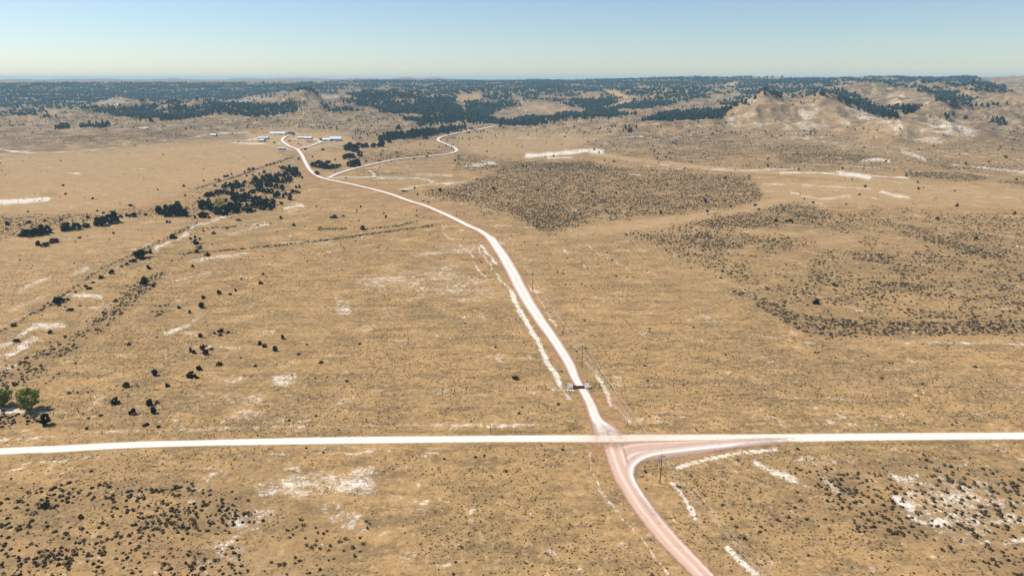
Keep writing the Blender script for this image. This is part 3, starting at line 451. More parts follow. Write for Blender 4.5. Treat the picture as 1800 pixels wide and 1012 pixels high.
# ------------------------------------------------------------------ roads
def road_material(name, edge, mid, track, tracks=((-.3, .13), (.3, .13)), ragged=.3, fade=.28, streak=.35):
    k = NT(name, .95, .05); uv = k.n.new('ShaderNodeUVMap').outputs[0]; s = k.n.new('ShaderNodeSeparateXYZ'); k.l.new(uv, s.inputs[0])
    u, v = s.outputs[0], s.outputs[1]; o = k.coord()
    n1 = k.noise(o, .5, 4, .6); n2 = k.noise(o, .09, 3)
    st = k.noise(k.scale(uv, (11, .035, 1)), 1.0, 3, .6)
    wob = k.math('ADD', u, k.math('MULTIPLY', k.math('SUBTRACT', k.noise(o, .035, 2), .5), .22))
    au = k.math('ABSOLUTE', wob)
    c = k.mix(k.ramp(au, .5, .85), mid, edge)
    f = None
    for cen, w in tracks:
        t = k.ramp(k.math('ABSOLUTE', k.math('SUBTRACT', wob, cen)), w * .5, w * 1.5, 1.0, 0.0)
        f = t if f is None else k.math('MAXIMUM', f, t)
    if f is not None: c = k.mix(k.math('MULTIPLY', f, k.ramp(n2, .2, .55, .55, 1.0)), c, track)
    c = k.mix(k.math('MULTIPLY', k.ramp(st, .56, .7), streak), c, track)
    c = k.mix(k.math('MULTIPLY', k.ramp(st, .44, .3), streak), c, tuple(v * .72 for v in edge))
    c = k.mix(k.math('MULTIPLY', k.ramp(n1, .55, .7), .25), c, tuple(v * .75 for v in edge))
    c = k.mix(k.math('MULTIPLY', k.attr('tint'), k.ramp(st, .3, .62, 1.0, .45)), c, (.62, .40, .29))
    k.color(c); k.bump(n1, .3, .08)
    au2 = k.math('ABSOLUTE', u)
    e = k.math('ADD', k.math('SUBTRACT', 1.0, au2), k.math('MULTIPLY', k.math('SUBTRACT', k.noise(o, .7, 4, .7), .5), ragged))
    k.alpha(k.math('MULTIPLY', k.ramp(e, .02, fade), k.ramp(k.math('ADD', k.attr('endfade'), k.math('MULTIPLY', k.math('SUBTRACT', k.noise(o, .5, 4, .7), .5), .9)), .1, .9))); return k.m
def catmull(P, n):
    P = np.asarray(P, float); Q = np.vstack([2 * P[0] - P[1], P, 2 * P[-1] - P[-2]]); out = []
    t = np.linspace(0, 1, n, endpoint=False)[:, None]
    for i in range(1, len(Q) - 2):
        p0, p1, p2, p3 = Q[i - 1], Q[i], Q[i + 1], Q[i + 2]
        out.append(.5 * (2 * p1 + (p2 - p0) * t + (2 * p0 - 5 * p1 + 4 * p2 - p3) * t * t + (3 * p1 - p0 - 3 * p2 + p3) * t ** 3))
    out.append(P[-1][None]); return np.vstack(out)
def loft(name, L, R, mat, lift, cols=8, kind='structure', fade=(0, 0), tint=None):
    L = np.asarray(L)[:, :2]; R = np.asarray(R)[:, :2]; n = len(L); t = np.linspace(0, 1, cols + 1)
    X = L[:, None, :] * (1 - t)[None, :, None] + R[:, None, :] * t[None, :, None]
    d = np.hypot(X[..., 0], X[..., 1])
    crown = .10 * (1 - (2 * t - 1) ** 2)[None, :]
    Z = ground(X[..., 0], X[..., 1]) + lift + np.maximum(d - 250, 0) * .0007 + crown
    Vv = np.concatenate([X, Z[..., None]], -1).reshape(-1, 3)
    ii = np.arange(n * (cols + 1)).reshape(n, cols + 1)
    q = np.stack([ii[:-1, :-1], ii[:-1, 1:], ii[1:, 1:], ii[1:, :-1]], -1).reshape(-1, 4)
    e1 = Vv[q[0, 1]] - Vv[q[0, 0]]; e2 = Vv[q[0, 3]] - Vv[q[0, 0]]
    if e1[0] * e2[1] - e1[1] * e2[0] < 0: q = q[:, ::-1]
    me = np_mesh(name, Vv, q, np.full(len(q), 4), [mat], smooth=True)
    M = (L + R) / 2; along = np.concatenate([[0], np.cumsum(np.hypot(*np.diff(M, axis=0).T))])
    uvs = np.stack([np.broadcast_to((2 * t - 1)[None, :], (n, cols + 1)), np.broadcast_to(along[:, None], (n, cols + 1))], -1).reshape(-1, 2)
    uvl = me.uv_layers.new(name='UVMap'); uvl.data.foreach_set('uv', uvs[q.ravel()].astype(np.float32).ravel())
    ef = np.ones(n)
    if fade[0]: ef *= np.clip(along / fade[0], 0, 1)
    if fade[1]: ef *= np.clip((along[-1] - along) / fade[1], 0, 1)
    me.attributes.new('endfade', 'FLOAT', 'POINT').data.foreach_set('value', np.repeat(ef, cols + 1).astype(np.float32))
    tn = np.zeros(n) if tint is None else np.interp(M[:, 0], *tint)
    me.attributes.new('tint', 'FLOAT', 'POINT').data.foreach_set('value', np.repeat(tn, cols + 1).astype(np.float32))
    return tag(link(name, me), kind=kind)
def pairs_to_world(pairs, n=14):
    p = catmull(pairs, n); L = np.array([hit(a[0], a[1])[:2] for a in p]); R = np.array([hit(a[2], a[3])[:2] for a in p]); return L, R
def line_to_world(pts, width, n=10):
    p = catmull(pts, n); C = np.array([hit(a[0], a[1])[:2] for a in p])
    for _ in range(3): C[1:-1] = (C[:-2] + 2 * C[1:-1] + C[2:]) / 4
    T = np.gradient(C, axis=0); T /= np.maximum(np.linalg.norm(T, axis=1, keepdims=True), 1e-6); N = np.stack([-T[:, 1], T[:, 0]], 1)
    w = np.interp(np.linspace(0, 1, len(C)), np.linspace(0, 1, len(np.atleast_1d(width))), np.atleast_1d(width))[:, None] if np.ndim(width) else width
    return C + N * w / 2, C - N * w / 2

PINK_E = (.50, .285, .19)
m_upper = road_material('red_dirt', PINK_E, (.66, .47, .37), (.88, .78, .67), ((-.25, .2), (.25, .2)), ragged=.55, fade=.5)
m_lower = road_material('red_dirt_worn', PINK_E, (.64, .415, .305), (.78, .57, .45), ((.58, .16), (-.15, .13)), ragged=.5, fade=.4, streak=.55)
m_curve = road_material('red_dirt_bend', (.60, .42, .33), (.66, .48, .38), (.88, .77, .66), ((.2, .22),), ragged=.5, fade=.8, streak=.6)
m_apron = road_material('red_dirt_apron', (.52, .335, .25), (.58, .385, .29), (.72, .54, .43), ((.1, .1), (-.5, .06)), ragged=.5, fade=.5, streak=.6)
m_cross = road_material('cream_gravel', (.62, .49, .34), (.84, .74, .57), (.90, .83, .69), ((-.3, .2), (.3, .2)), ragged=.5, fade=.35, streak=.25)
m_farm = road_material('farm_dirt', (.52, .36, .27), (.66, .49, .39), (.80, .67, .56), ((-.3, .2), (.3, .2)), ragged=.5, fade=.5)
m_track = road_material('pale_track', (.56, .45, .32), (.68, .56, .42), (.78, .68, .54), ((-.4, .15), (.4, .15)), ragged=.8, fade=.6)

# cross road, both directions; edges traced
cross = [(-260, 806, -260, 824), (0, 786, 0, 801.5), (100, 781.5, 100, 797), (225, 775, 225, 789.5), (350, 772, 350, 785.5), (450, 769.5, 450, 784), (600, 766, 600, 782), (850, 764, 850, 779), (1000, 762.5, 1000, 779), (1150, 761.5, 1150, 780), (1300, 761, 1300, 781), (1400, 760.5, 1400, 779), (1550, 759.5, 1550, 776), (1800, 758, 1800, 774), (2060, 756, 2060, 772)]
L, R = pairs_to_world(cross); loft('gravel_cross_road', L, R, m_cross, .05, tint=([hit(x, 770).x for x in (960, 1050, 1120, 1250, 1500)], [0, .8, .7, .4, .0]))
# apron of the junction
A = catmull([(1420, 766), (1300, 768), (1180, 770), (1100, 772), (1072, 786), (1072, 815), (1086, 845), (1108, 880)], 12)
B = catmull([(1420, 779.5), (1304, 789), (1234, 803), (1179, 810), (1140, 814), (1122, 824), (1119, 843), (1136, 874)], 12)
loft('junction_apron', [hit(*a)[:2] for a in A], [hit(*b)[:2] for b in B], m_apron, .09, 10, fade=(22, 10))
upper = [(1040, 790, 1104, 790), (1036, 772, 1108, 772), (1030, 760, 1104, 760), (1034, 748, 1084, 748), (1032, 735, 1063, 735), (1025, 710, 1051, 710), (1013, 685, 1036, 685), (1006, 675, 1028, 675), (997, 660, 1021, 660), (984, 635, 1012, 635), (959, 597, 988, 597), (932, 560, 963, 560), (904, 517, 937, 517), (876, 461, 906, 461), (850, 419, 875, 419)]
L1, R1 = pairs_to_world(upper)
Cc = [(863, 419), (843, 406), (822, 396.5), (789, 380), (747, 362), (720, 354), (687, 342), (650, 332), (612, 323.5), (575, 316), (560, 311), (547, 302), (540, 292), (535, 282), (530, 272), (522, 263), (510, 258.5), (501, 252.5), (496, 247), (500, 242), (508, 239)]
L2, R2 = line_to_world(Cc, [8.0, 8.0, 7.5, 7.5, 8, 9, 9])
loft('dirt_road', np.vstack([L1, L2[3:]]), np.vstack([R1, R2[3:]]), m_upper, .14, fade=(24, 12))
lower = [(1300, 1130, 1372, 1130), (1258, 1075, 1318, 1075), (1209, 1012, 1262, 1012), (1152, 953, 1206, 953), (1108, 897, 1156, 897), (1091, 869, 1136, 869), (1074, 841, 1120, 841), (1064, 814, 1108, 814), (1057, 790, 1100, 790), (1050, 773, 1094, 773)]
L, R = pairs_to_world(lower); loft('dirt_road_bottom', L, R, m_lower, .18, fade=(0, 9)).name = 'dirt_road_branch'
bend = [(1170, 950, 1204, 950), (1126, 890, 1153, 890), (1102, 850, 1124, 850), (1094, 828, 1120, 828), (1104, 808, 1130, 815), (1130, 793, 1155, 805), (1180, 783, 1200, 800), (1260, 774, 1270, 793), (1350, 767, 1352, 783), (1450, 764, 1450, 778)]
L, R = pairs_to_world(bend); loft('junction_bend', L, R, m_curve, .21, fade=(30, 45))
# far branch road, farm loop, pale side track
L, R = line_to_world([(574, 315), (595, 305.5), (625, 296.5), (662, 287.5), (700, 280.5), (750, 275.5), (788, 271), (803, 265.5), (797, 259), (781, 252.5), (770, 247), (776, 241.5), (800, 235.5), (830, 230), (857, 225), (876, 221)], 8.5); loft('branch_road', L, R, m_farm, .12, fade=(10, 30))
L, R = line_to_world([(521, 263.5), (540, 259), (555, 254), (563, 250), (556, 247), (540, 246.5), (520, 247), (503, 249)], 9); loft('farm_loop_road', L, R, m_farm, .16)
L, R = line_to_world([(563, 250), (575, 251), (590, 249.5)], 12); loft('farm_yard', L, R, m_farm, .2)
L, R = line_to_world([(578, 313.5), (610, 312), (650, 312), (712, 313.2), (750, 316), (759, 321)], 4.5); loft('side_track', L, R, m_track, .1, fade=(4, 20))

# ------------------------------------------------------------------ mesh builder for objects
class MB:
    def __init__(s): s.v = []; s.f = []; s.mi = []
    def box(s, c, size, rz=0.0, m=0, ry=0.0):
        cx, cy, cz = c; hx, hy, hz = size[0] / 2, size[1] / 2, size[2] / 2; b = len(s.v)
        ca, sa = math.cos(rz), math.sin(rz); cb, sb = math.cos(ry), math.sin(ry)
        for z in (-hz, hz):
            for x, y in ((-hx, -hy), (hx, -hy), (hx, hy), (-hx, hy)):
                X, Z = x * cb + z * sb, -x * sb + z * cb
                s.v.append((cx + X * ca - y * sa, cy + X * sa + y * ca, cz + Z))
        for q in ((0, 3, 2, 1), (4, 5, 6, 7), (0, 1, 5, 4), (1, 2, 6, 5), (2, 3, 7, 6), (3, 0, 4, 7)):
            s.f.append(tuple(b + i for i in q)); s.mi.append(m)
        return s
    def tube(s, a, b_, r0, r1=None, n=6, m=0):
        a = Vector(a); b_ = Vector(b_); r1 = r0 if r1 is None else r1; ax = (b_ - a).normalized()
        u = ax.cross(Vector((0, 0, 1)) if abs(ax.z) < .9 else Vector((1, 0, 0))).normalized(); w = ax.cross(u); b = len(s.v)
        for p, r in ((a, r0), (b_, r1)):
            for i in range(n):
                t = 2 * math.pi * i / n; s.v.append(tuple(p + (u * math.cos(t) + w * math.sin(t)) * r))
        for i in range(n):
            j = (i + 1) % n; s.f.append((b + i, b + n + i, b + n + j, b + j)); s.mi.append(m)
        s.f.append(tuple(b + i for i in range(n))); s.f.append(tuple(b + n + i for i in reversed(range(n)))); s.mi += [m, m]
        return s
    def path(s, pts, r, n=4, m=0):
        b = len(s.v); P = [Vector(p) for p in pts]
        for i, p in enumerate(P):
            ax = (P[min(i + 1, len(P) - 1)] - P[max(i - 1, 0)]).normalized(); u = ax.cross(Vector((0, 0, 1))).normalized(); w = ax.cross(u)
            for k in range(n):
                t = 2 * math.pi * k / n; s.v.append(tuple(p + (u * math.cos(t) + w * math.sin(t)) * r))
        for i in range(len(P) - 1):
            for k in range(n):
                j = (k + 1) % n; s.f.append((b + i * n + k, b + (i + 1) * n + k, b + (i + 1) * n + j, b + i * n + j)); s.mi.append(m)
        return s
    def prism(s, prof, x0, x1, m=0, axis='x'):               # closed (y, z) outline swept from x0 to x1
        b = len(s.v); n = len(prof)
        for x in (x0, x1):
            for (p, z) in prof: s.v.append((x, p, z) if axis == 'x' else (p, x, z))
        for i in range(n):
            j = (i + 1) % n; s.f.append((b + i, b + j, b + n + j, b + n + i)); s.mi.append(m)
        s.f.append(tuple(b + i for i in reversed(range(n)))); s.f.append(tuple(b + n + i for i in range(n))); s.mi += [m, m]
        return s
    def mesh(s, name, *mats, smooth=False):
        me = bpy.data.meshes.new(name); me.from_pydata(s.v, [], s.f)
        for m in mats: me.materials.append(m)
        if len(mats) > 1: me.polygons.foreach_set('material_index', s.mi)
        if smooth: me.polygons.foreach_set('use_smooth', [True] * len(me.polygons))
        me.update(); return me
    def build(s, name, mats, parent=None, loc=None, smooth=False):
        mats = mats if isinstance(mats, (list, tuple)) else [mats]
        return link(name, s.mesh(name, *mats, smooth=smooth), parent, loc)

M_wood = plain('weathered_wood', (.085, .06, .042), .9, .3, 3); M_post = plain('post_wood', (.13, .10, .075), .9, .3, 4)
M_steel = plain('galvanised_steel', (.50, .52, .53), .55, .15, 2, .4); M_wire = plain('aluminium_wire', (.62, .58, .52), .45, .1, 1, .5)
M_insul = plain('insulator_glass', (.16, .17, .16), .3, .1, 4, .5); M_dark = plain('dark_iron', (.035, .032, .03), .7, .3, 3)
M_white = plain('white_paint', (.80, .80, .78), .6, .06, 2); M_wall = plain('pale_blue_steel', (.50, .57, .62), .6, .12, .8); M_roof = plain('white_steel_roof', (.82, .82, .80), .5, .05, .4, .3)
M_slate = plain('slate_steel', (.12, .15, .19), .6, .2, .8); M_red = plain('barn_red', (.20, .045, .04), .8, .25, 1); M_brown = plain('brown_door', (.20, .15, .11), .8, .2, 2)
M_cream = plain('cream_siding', (.62, .60, .54), .8, .1, 1); M_purple = plain('dark_boards', (.06, .045, .05), .9, .3, 1); M_glass = plain('window_glass', (.05, .06, .07), .2, .2, 2, .5)
M_rubber = plain('rubber', (.02, .02, .02), .9, .2, 4); M_rust = plain('rusty_steel', (.10, .05, .03), .9, .4, 2); M_grey = plain('grey_paint', (.32, .33, .34), .5, .1, 2, .3); M_blue = plain('blue_paint', (.08, .13, .22), .4, .1, 2, .4)

# ------------------------------------------------------------------ power line
POLES = [(1160, 849.5, 798), (1023, 645, 608), (936, 509, 484), (882.4, 427, 407), (846.5, 374.5, 358.5), (819.5, 334, 320)]
pole_labels = ['dark wooden utility pole standing in the bend of the road junction', 'dark wooden utility pole beside the red dirt road just past the cattle guard', 'wooden utility pole on a white patch, second along the road past the cattle guard', 'wooden utility pole on a white patch where the dirt road starts to bend', 'thin wooden utility pole at the near edge of the dense sagebrush', 'thin wooden utility pole inside the sagebrush near the white side track']
pole_pos = [hit(a, b) for a, b, c in POLES]
HP = 10.2
line_dir = [None] * len(POLES)
off = pole_pos[0] + (pole_pos[0] - pole_pos[1]) * .98 ; off_px = None
tgt = hit(1345, 1075); off = Vector((tgt.x, tgt.y, 0)); off.z = float(ground(off.x, off.y))
chain = [off] + pole_pos
def make_pole(p, d, label, h=HP, group='utility poles along the dirt road', small=False):
    rz = math.atan2(d.y, d.x) - math.pi / 2
    if small: rz = random.uniform(-.3, .3)
    r = empty('utility_pole', p - Vector((0, 0, .05)), rz)
    MB().tube((0, 0, -.3), (0, 0, h), .17, .11, 8).build('pole_shaft', M_wood, r)
    arm = MB().box((0, -.14, h - .55), (2.5, .1, .13)).build('crossarm', M_wood, r)
    for sx in (-1, 1): MB().tube((0, -.15, h - 1.3), (sx * .75, -.15, h - .6), .025, n=4).build('brace', M_dark, r)
    for x in (-1.1, -.45, 1.1): MB().tube((x, -.14, h - .5), (x, -.14, h - .28), .06, .04, 6).build('insulator', M_insul, arm)
    MB().tube((0, -.0, h), (0, 0, h + .2), .05, .04, 6).build('insulator', M_insul, r)
    return tag(r, label, 'utility pole', group)
dirs = []
for i in range(len(chain)):
    a = chain[max(i - 1, 0)]; b = chain[min(i + 1, len(chain) - 1)]; dirs.append((b - a).normalized())
for i, p in enumerate(pole_pos):
    h = max(8.8, min(11, metres(p, POLES[i][1] - POLES[i][2]) / math.cos(math.atan2(CAM_Z, p.y)) )) if i < 4 else HP
    make_pole(p, dirs[i + 1], pole_labels[i])
make_pole(off, dirs[0], 'wooden utility pole beside the red dirt road on the near side of the junction')
for (a, b), lb in zip([(856, 261), (984.5, 257), (1365, 253), (1487, 255)], ['distant thin utility pole on the bare grass inside the bend of the branch road', 'distant thin utility pole above the long white alkali flat', 'distant thin utility pole at the foot of the two-peaked pale badland hill', 'distant thin utility pole on the sagebrush below the round white butte']):
    make_pole(hit(a, b), Vector((1, .1, 0)), lb, 10.5, 'distant utility poles crossing the range', small=True)
wire_root = empty('power_line', off)
for k, x in enumerate((-1.1, -.45, 1.1)):
    mb = MB(); pts = []
    for i in range(len(chain) - 1):
        a, b = chain[i], chain[i + 1]
        na = Vector((dirs[i].y, -dirs[i].x, 0)); nb = Vector((dirs[i + 1].y, -dirs[i + 1].x, 0))
        A_ = a + na * x + Vector((0, 0, HP - .3)); B_ = b + nb * x + Vector((0, 0, HP - .3)); sag = (b - a).length * .013
        for t in np.linspace(0, 1, 15)[(0 if i == 0 else 1):]:
            q = A_.lerp(B_, float(t)); q.z -= sag * 4 * t * (1 - t); pts.append(q - off)
    mb.path(pts, .026, 4); mb.build('wire', M_wire, wire_root)
tag(wire_root, 'three thin pale overhead wires strung between the roadside utility poles', 'power line')

# ------------------------------------------------------------------ fences
post_me = MB().box((0, 0, .62), (.11, .11, 1.5)).mesh('fence_post', M_post)
wood_post_me = MB().tube((0, 0, -.2), (0, 0, 1.65), .13, .12, 7).mesh('wooden_post', M_wood)
def fence(pts, label, step=4.4, wooden=6, seed=0):
    P = [hit(a, b) for a, b in pts]; r = empty('barbed_wire_fence', P[0]); rr = random.Random(seed); w = [[], [], [], []]; n = 0
    for i in range(len(P) - 1):
        ln = (P[i + 1] - P[i]).length; k = max(2, int(ln / step))
        for j in range(k + (i == len(P) - 2)):
            q = P[i].lerp(P[i + 1], j / k); q.z = float(ground(q.x, q.y)); big = n % wooden == 0
            o = link('post', wood_post_me if big else post_me, r, q - P[0]); o.rotation_euler = (rr.uniform(-.05, .05), rr.uniform(-.05, .05), rr.uniform(0, 3)); n += 1
            for s, z in enumerate((.4, .7, 1.0, 1.25)): w[s].append(q - P[0] + Vector((0, 0, z)))
    for s in w: MB().path(s, .008, 3).build('wire', M_steel, r)
    return tag(r, label, 'fence', 'barbed wire fences')
fence([(139, 726), (286, 717.5), (415, 709), (566, 699), (692, 694), (841, 688), (946, 684.5), (960, 684), (999, 682)], 'thin post and wire fence running from the willows to the cattle guard', seed=1)
fence([(1053, 680.5), (1119, 680), (1227, 679), (1453, 676.5), (1676, 672.5), (1880, 669)], 'thin post and wire fence running from the cattle guard across the open grass', seed=2)
fence([(-60, 618), (0, 586), (60, 556), (100, 531), (150, 503), (180, 480), (250, 446), (300, 420), (335, 402)], 'old wire fence lined with dark shrubs beside the alkali pasture', seed=3, wooden=4)
# timber braces by the road
def brace(px0, px1, py, label):
    a, b = hit(px0, py), hit(px1, py); r = empty('fence_brace', a); d = b - a; L_ = d.length; r.rotation_euler = (0, 0, math.atan2(d.y, d.x))
    n = max(1, round(L_ / 2.4))
    for i in range(n + 1): MB().tube((L_ * i / n, 0, -.3), (L_ * i / n, 0, 1.9), .14, .13, 7).build('post', M_wood, r)
    for z in (1.55, .75): MB().tube((0, .0, z), (L_, 0, z), .07, n=6).build('rail', M_wood, r)
    return tag(r, label, 'fence brace')
brace(946, 960, 684.5, 'dark timber fence brace with two posts on the open pasture fence')
brace(1036, 1053, 681, 'dark timber corral panel joined to the slatted cattle guard wing')

# cattle guard
ga, gb = hit(1006.5, 681.5), hit(1028, 681.5); gd = gb - ga; gl = gd.length
cg = empty('cattle_guard', ga + Vector((0, 0, .28)), math.atan2(gd.y, gd.x))
MB().box((gl / 2, 0, -.08), (gl, 2.7, .1)).build('pit_shade_plate', M_dark, cg)  # dark plate above the road, coloured as the shade between the rails
rail_me = MB().box((gl / 2, 0, .06), (gl, .13, .14)).mesh('rail', M_rust)
for i in range(9): link('rail', rail_me, cg, (0, -1.2 + i * .3, 0))
for x in (gl * .25, gl * .5, gl * .75): MB().box((x, 0, .0), (.14, 2.6, .1)).build('beam', M_rust, cg)
for x in (-.12, gl + .12): MB().box((x, 0, -.02), (.3, 2.9, .34)).build('kerb', M_steel, cg)
def wing(x0, x1, name, lean):
    w = MB(); root = MB().tube((x0, 1.2, -.3), (x0, 1.2, 1.5), .07, n=6).build(name, M_white, cg)
    MB().tube((x0, -1.2, -.3), (x0, -1.2, .25), .07, n=6).build('wing_post', M_white, cg)
    MB().tube((x1, .6, -.3), (x1, .6, 1.7), .08, n=6).build('wing_post', M_white, cg)
    for i in range(7):
        t = i / 6; MB().box(((x0 + x1) / 2, -1.0 + t * 1.9, .35 + t * .95), (abs(x1 - x0) + .2, .2, .06), rz=lean).build('wing_slat', M_white, cg)
wing(-.1, -2.0, 'wing_post', -.12); wing(gl + .1, gl + 2.1, 'wing_post', .12)
tag(cg, 'dark steel cattle guard with white slatted wings across the dirt road', 'cattle guard')

# short posts by the cross road
for (x, y, hpx, lb) in [(862.5, 762, 16, 'short leaning wooden marker post on the cross road verge'), (1103, 747, 8, 'short dark wooden stump post at the junction corner')]:
    p = hit(x, y); h = metres(p, hpx) * 1.05; r = empty('marker_post', p)
    MB().tube((0, 0, -.2), (.05, 0, h), .13, .1, 7).build('post', M_wood, r); MB().tube((.05, 0, h), (.05, 0, h + .08), .14, .1, 7).build('cap', M_dark, r)
    tag(r, lb, 'post')

# ------------------------------------------------------------------ farm buildings
def gable_building(name, px, py, length, depth, wall_h, roof_h, rz, wall, roof, label, doors_or_openings=(), windows=(), curved=False, cat='building', over=.4, group='farmstead buildings'):
    p = hit(px, py); p.z = min(float(ground(p.x + a, p.y + b)) for a in (-length / 2, length / 2) for b in (0, depth)) + .05
    r = empty(name, p, rz); hl, hd = length / 2, depth / 2
    hw = [( -hd, -2), (hd, -2), (hd, wall_h), (0, wall_h + roof_h), (-hd, wall_h)]
    if curved: hw = [(-hd, -2), (hd, -2)] + [(hd * math.cos(t), wall_h + roof_h * math.sin(t)) for t in np.linspace(0, math.pi, 9)]
    MB().prism(hw, -hl, hl).build('wall', wall, r)
    if curved:
        o_ = [((hd + .12) * math.cos(t), wall_h + (roof_h + .14) * math.sin(t)) for t in np.linspace(-.1, math.pi + .1, 13)]
        i_ = [((hd + .02) * math.cos(t), wall_h + (roof_h + .03) * math.sin(t)) for t in np.linspace(math.pi + .1, -.1, 13)]
        MB().prism(o_ + i_, -hl - over, hl + over).build('roof', roof, r)
    else:
        s = roof_h / hd; e = hd + over
        for sg in (-1, 1):
            q = [(sg * e, wall_h - over * s), (0, wall_h + roof_h), (0, wall_h + roof_h + .2), (sg * e, wall_h - over * s + .2)]
            MB().prism(q if sg > 0 else q[::-1], -hl - over, hl + over).build('roof_panel', roof, r)
    for (x, w, h, side, mat) in doors_or_openings:
        if side == 'f': MB().box((x, -hd - .04, h / 2), (w, .12, h)).build('door', mat, r)  # real doors, and dark panels painted as the shade of open fronts
        else: MB().box((hl + .04, x, h / 2), (.12, w, h)).build('door', mat, r)
    for (x, z, w, h, side) in windows:
        if side == 'f': MB().box((x, -hd - .03, z), (w, .1, h)).build('window', M_glass, r)
        else: MB().box((hl + .03, x, z), (.1, w, h)).build('window', M_glass, r)
    return tag(r, label, cat, group)
gable_building('long_barn', 489.5, 236.6, 34, 13, 2.2, 3.9, -.06, M_cream, M_roof, 'long white round-roofed barn with a dark opening at the farmstead', doors_or_openings=[(7.5, 6, 2.0, 'f', M_dark), (-3, 3, 2, 'f', M_slate)], curved=True, cat='barn')  # wide dark panel is the shade inside the opening, painted on the wall
gable_building('pole_shed', 512, 235.4, 12, 8, 3.0, .8, -.05, M_purple, M_purple, 'dark open-fronted pole shed beside the long white barn', doors_or_openings=[(-3.5, 2.6, 2.6, 'f', M_dark), (0, 2.6, 2.6, 'f', M_dark), (3.5, 2.6, 2.6, 'f', M_dark)], cat='shed')  # three dark panels paint the shade of the open bays; no doors
gable_building('long_shed', 463.5, 244.6, 20, 8, 2.9, 1.5, -.05, M_slate, M_roof, 'long slate-blue shed with pale roof at the edge of the hay field', doors_or_openings=[(2, 3, 2.4, 'f', M_dark), (-5, 2, 2, 'f', M_dark)], cat='shed')
gable_building('rounded_shed', 461, 249, 11, 9, 2.4, 2.4, -.08, M_slate, M_roof, 'short slate-blue shed with white rounded roof beside the long shed', doors_or_openings=[(0, 2.4, 2.2, 'f', M_dark)], curved=True, cat='shed')
gable_building('farm_house', 530.5, 244, 17, 9, 2.8, 1.3, -.05, M_cream, M_roof, 'long low pale farmhouse on the far side of the loop road', doors_or_openings=[(2, 1.2, 2.1, 'f', M_brown)], windows=[(-5, 1.6, 1.8, 1.2, 'f'), (-1.5, 1.6, 1.8, 1.2, 'f'), (5.5, 1.6, 1.8, 1.2, 'f')], cat='house')
gable_building('white_roof_house', 543, 244.6, 13, 9, 2.6, 2.0, -.05, M_brown, M_roof, 'brown-walled house with a steep white roof next to the low farmhouse', doors_or_openings=[(1, 1.2, 2.1, 'f', M_dark)], windows=[(-3, 1.5, 1.8, 1.2, 'f'), (4, 1.5, 1.8, 1.2, 'f'), (0, 1.6, 1.4, 1.2, 'e')], cat='house')
gable_building('red_shed', 565.5, 246.6, 7, 6, 2.6, 1.6, -.05, M_red, M_red, 'small dark red shed against the big white barn', doors_or_openings=[(0, 2, 2.1, 'f', M_dark)], cat='shed')
gable_building('barn_wing', 574.5, 248.3, 15, 10, 3.6, 2.2, -.03, M_white, M_roof, 'low white wing attached to the big white barn', doors_or_openings=[(-4, 1.4, 2.2, 'f', M_grey)], windows=[(-1, 2, 1.4, 1.1, 'f'), (2, 2, 1.4, 1.1, 'f')], cat='barn')
gable_building('big_barn', 590.5, 247.6, 22, 16, 4.6, 3.2, .16, M_wall, M_roof, 'big white-roofed barn with pale blue steel walls and a brown door', doors_or_openings=[(-8.0, 4.6, 4.2, 'f', M_brown), (2, 1.2, 2.2, 'f', M_slate)], windows=[(6, 2.4, 1.6, 1, 'f')], cat='barn')
gable_building('mobile_home', 495.5, 263.4, 13, 4.6, 2.9, .7, -.08, M_grey, M_roof, 'grey mobile home with a pale roof beside the farm entrance', doors_or_openings=[(-1, 1, 2, 'f', M_dark)], windows=[(-4, 1.7, 1.8, 1, 'f'), (2, 1.7, 2.4, 1, 'f'), (5, 1.7, 1.2, 1, 'f')], cat='mobile home')
gable_building('hoop_shed', 376.5, 239.4, 10, 9, 1.8, 3.2, -.05, M_grey, M_roof, 'lone white hoop-roofed shed on the pale track in the field', doors_or_openings=[(0, 3, 2.2, 'f', M_grey)], curved=True, cat='shed')
gable_building('field_hut', 371.3, 239.2, 2.6, 2.6, 1.8, .7, -.05, M_purple, M_purple, 'tiny dark hut against the lone hoop-roofed shed', doors_or_openings=[(0, .9, 1.6, 'f', M_dark)], cat='hut')
gable_building('garden_shed', 482.3, 251.8, 3.2, 3, 1.6, 1.0, -.05, M_purple, M_purple, 'tiny dark shed by the corner of the hay field fence', doors_or_openings=[(0, .9, 1.5, 'f', M_dark)], cat='hut')

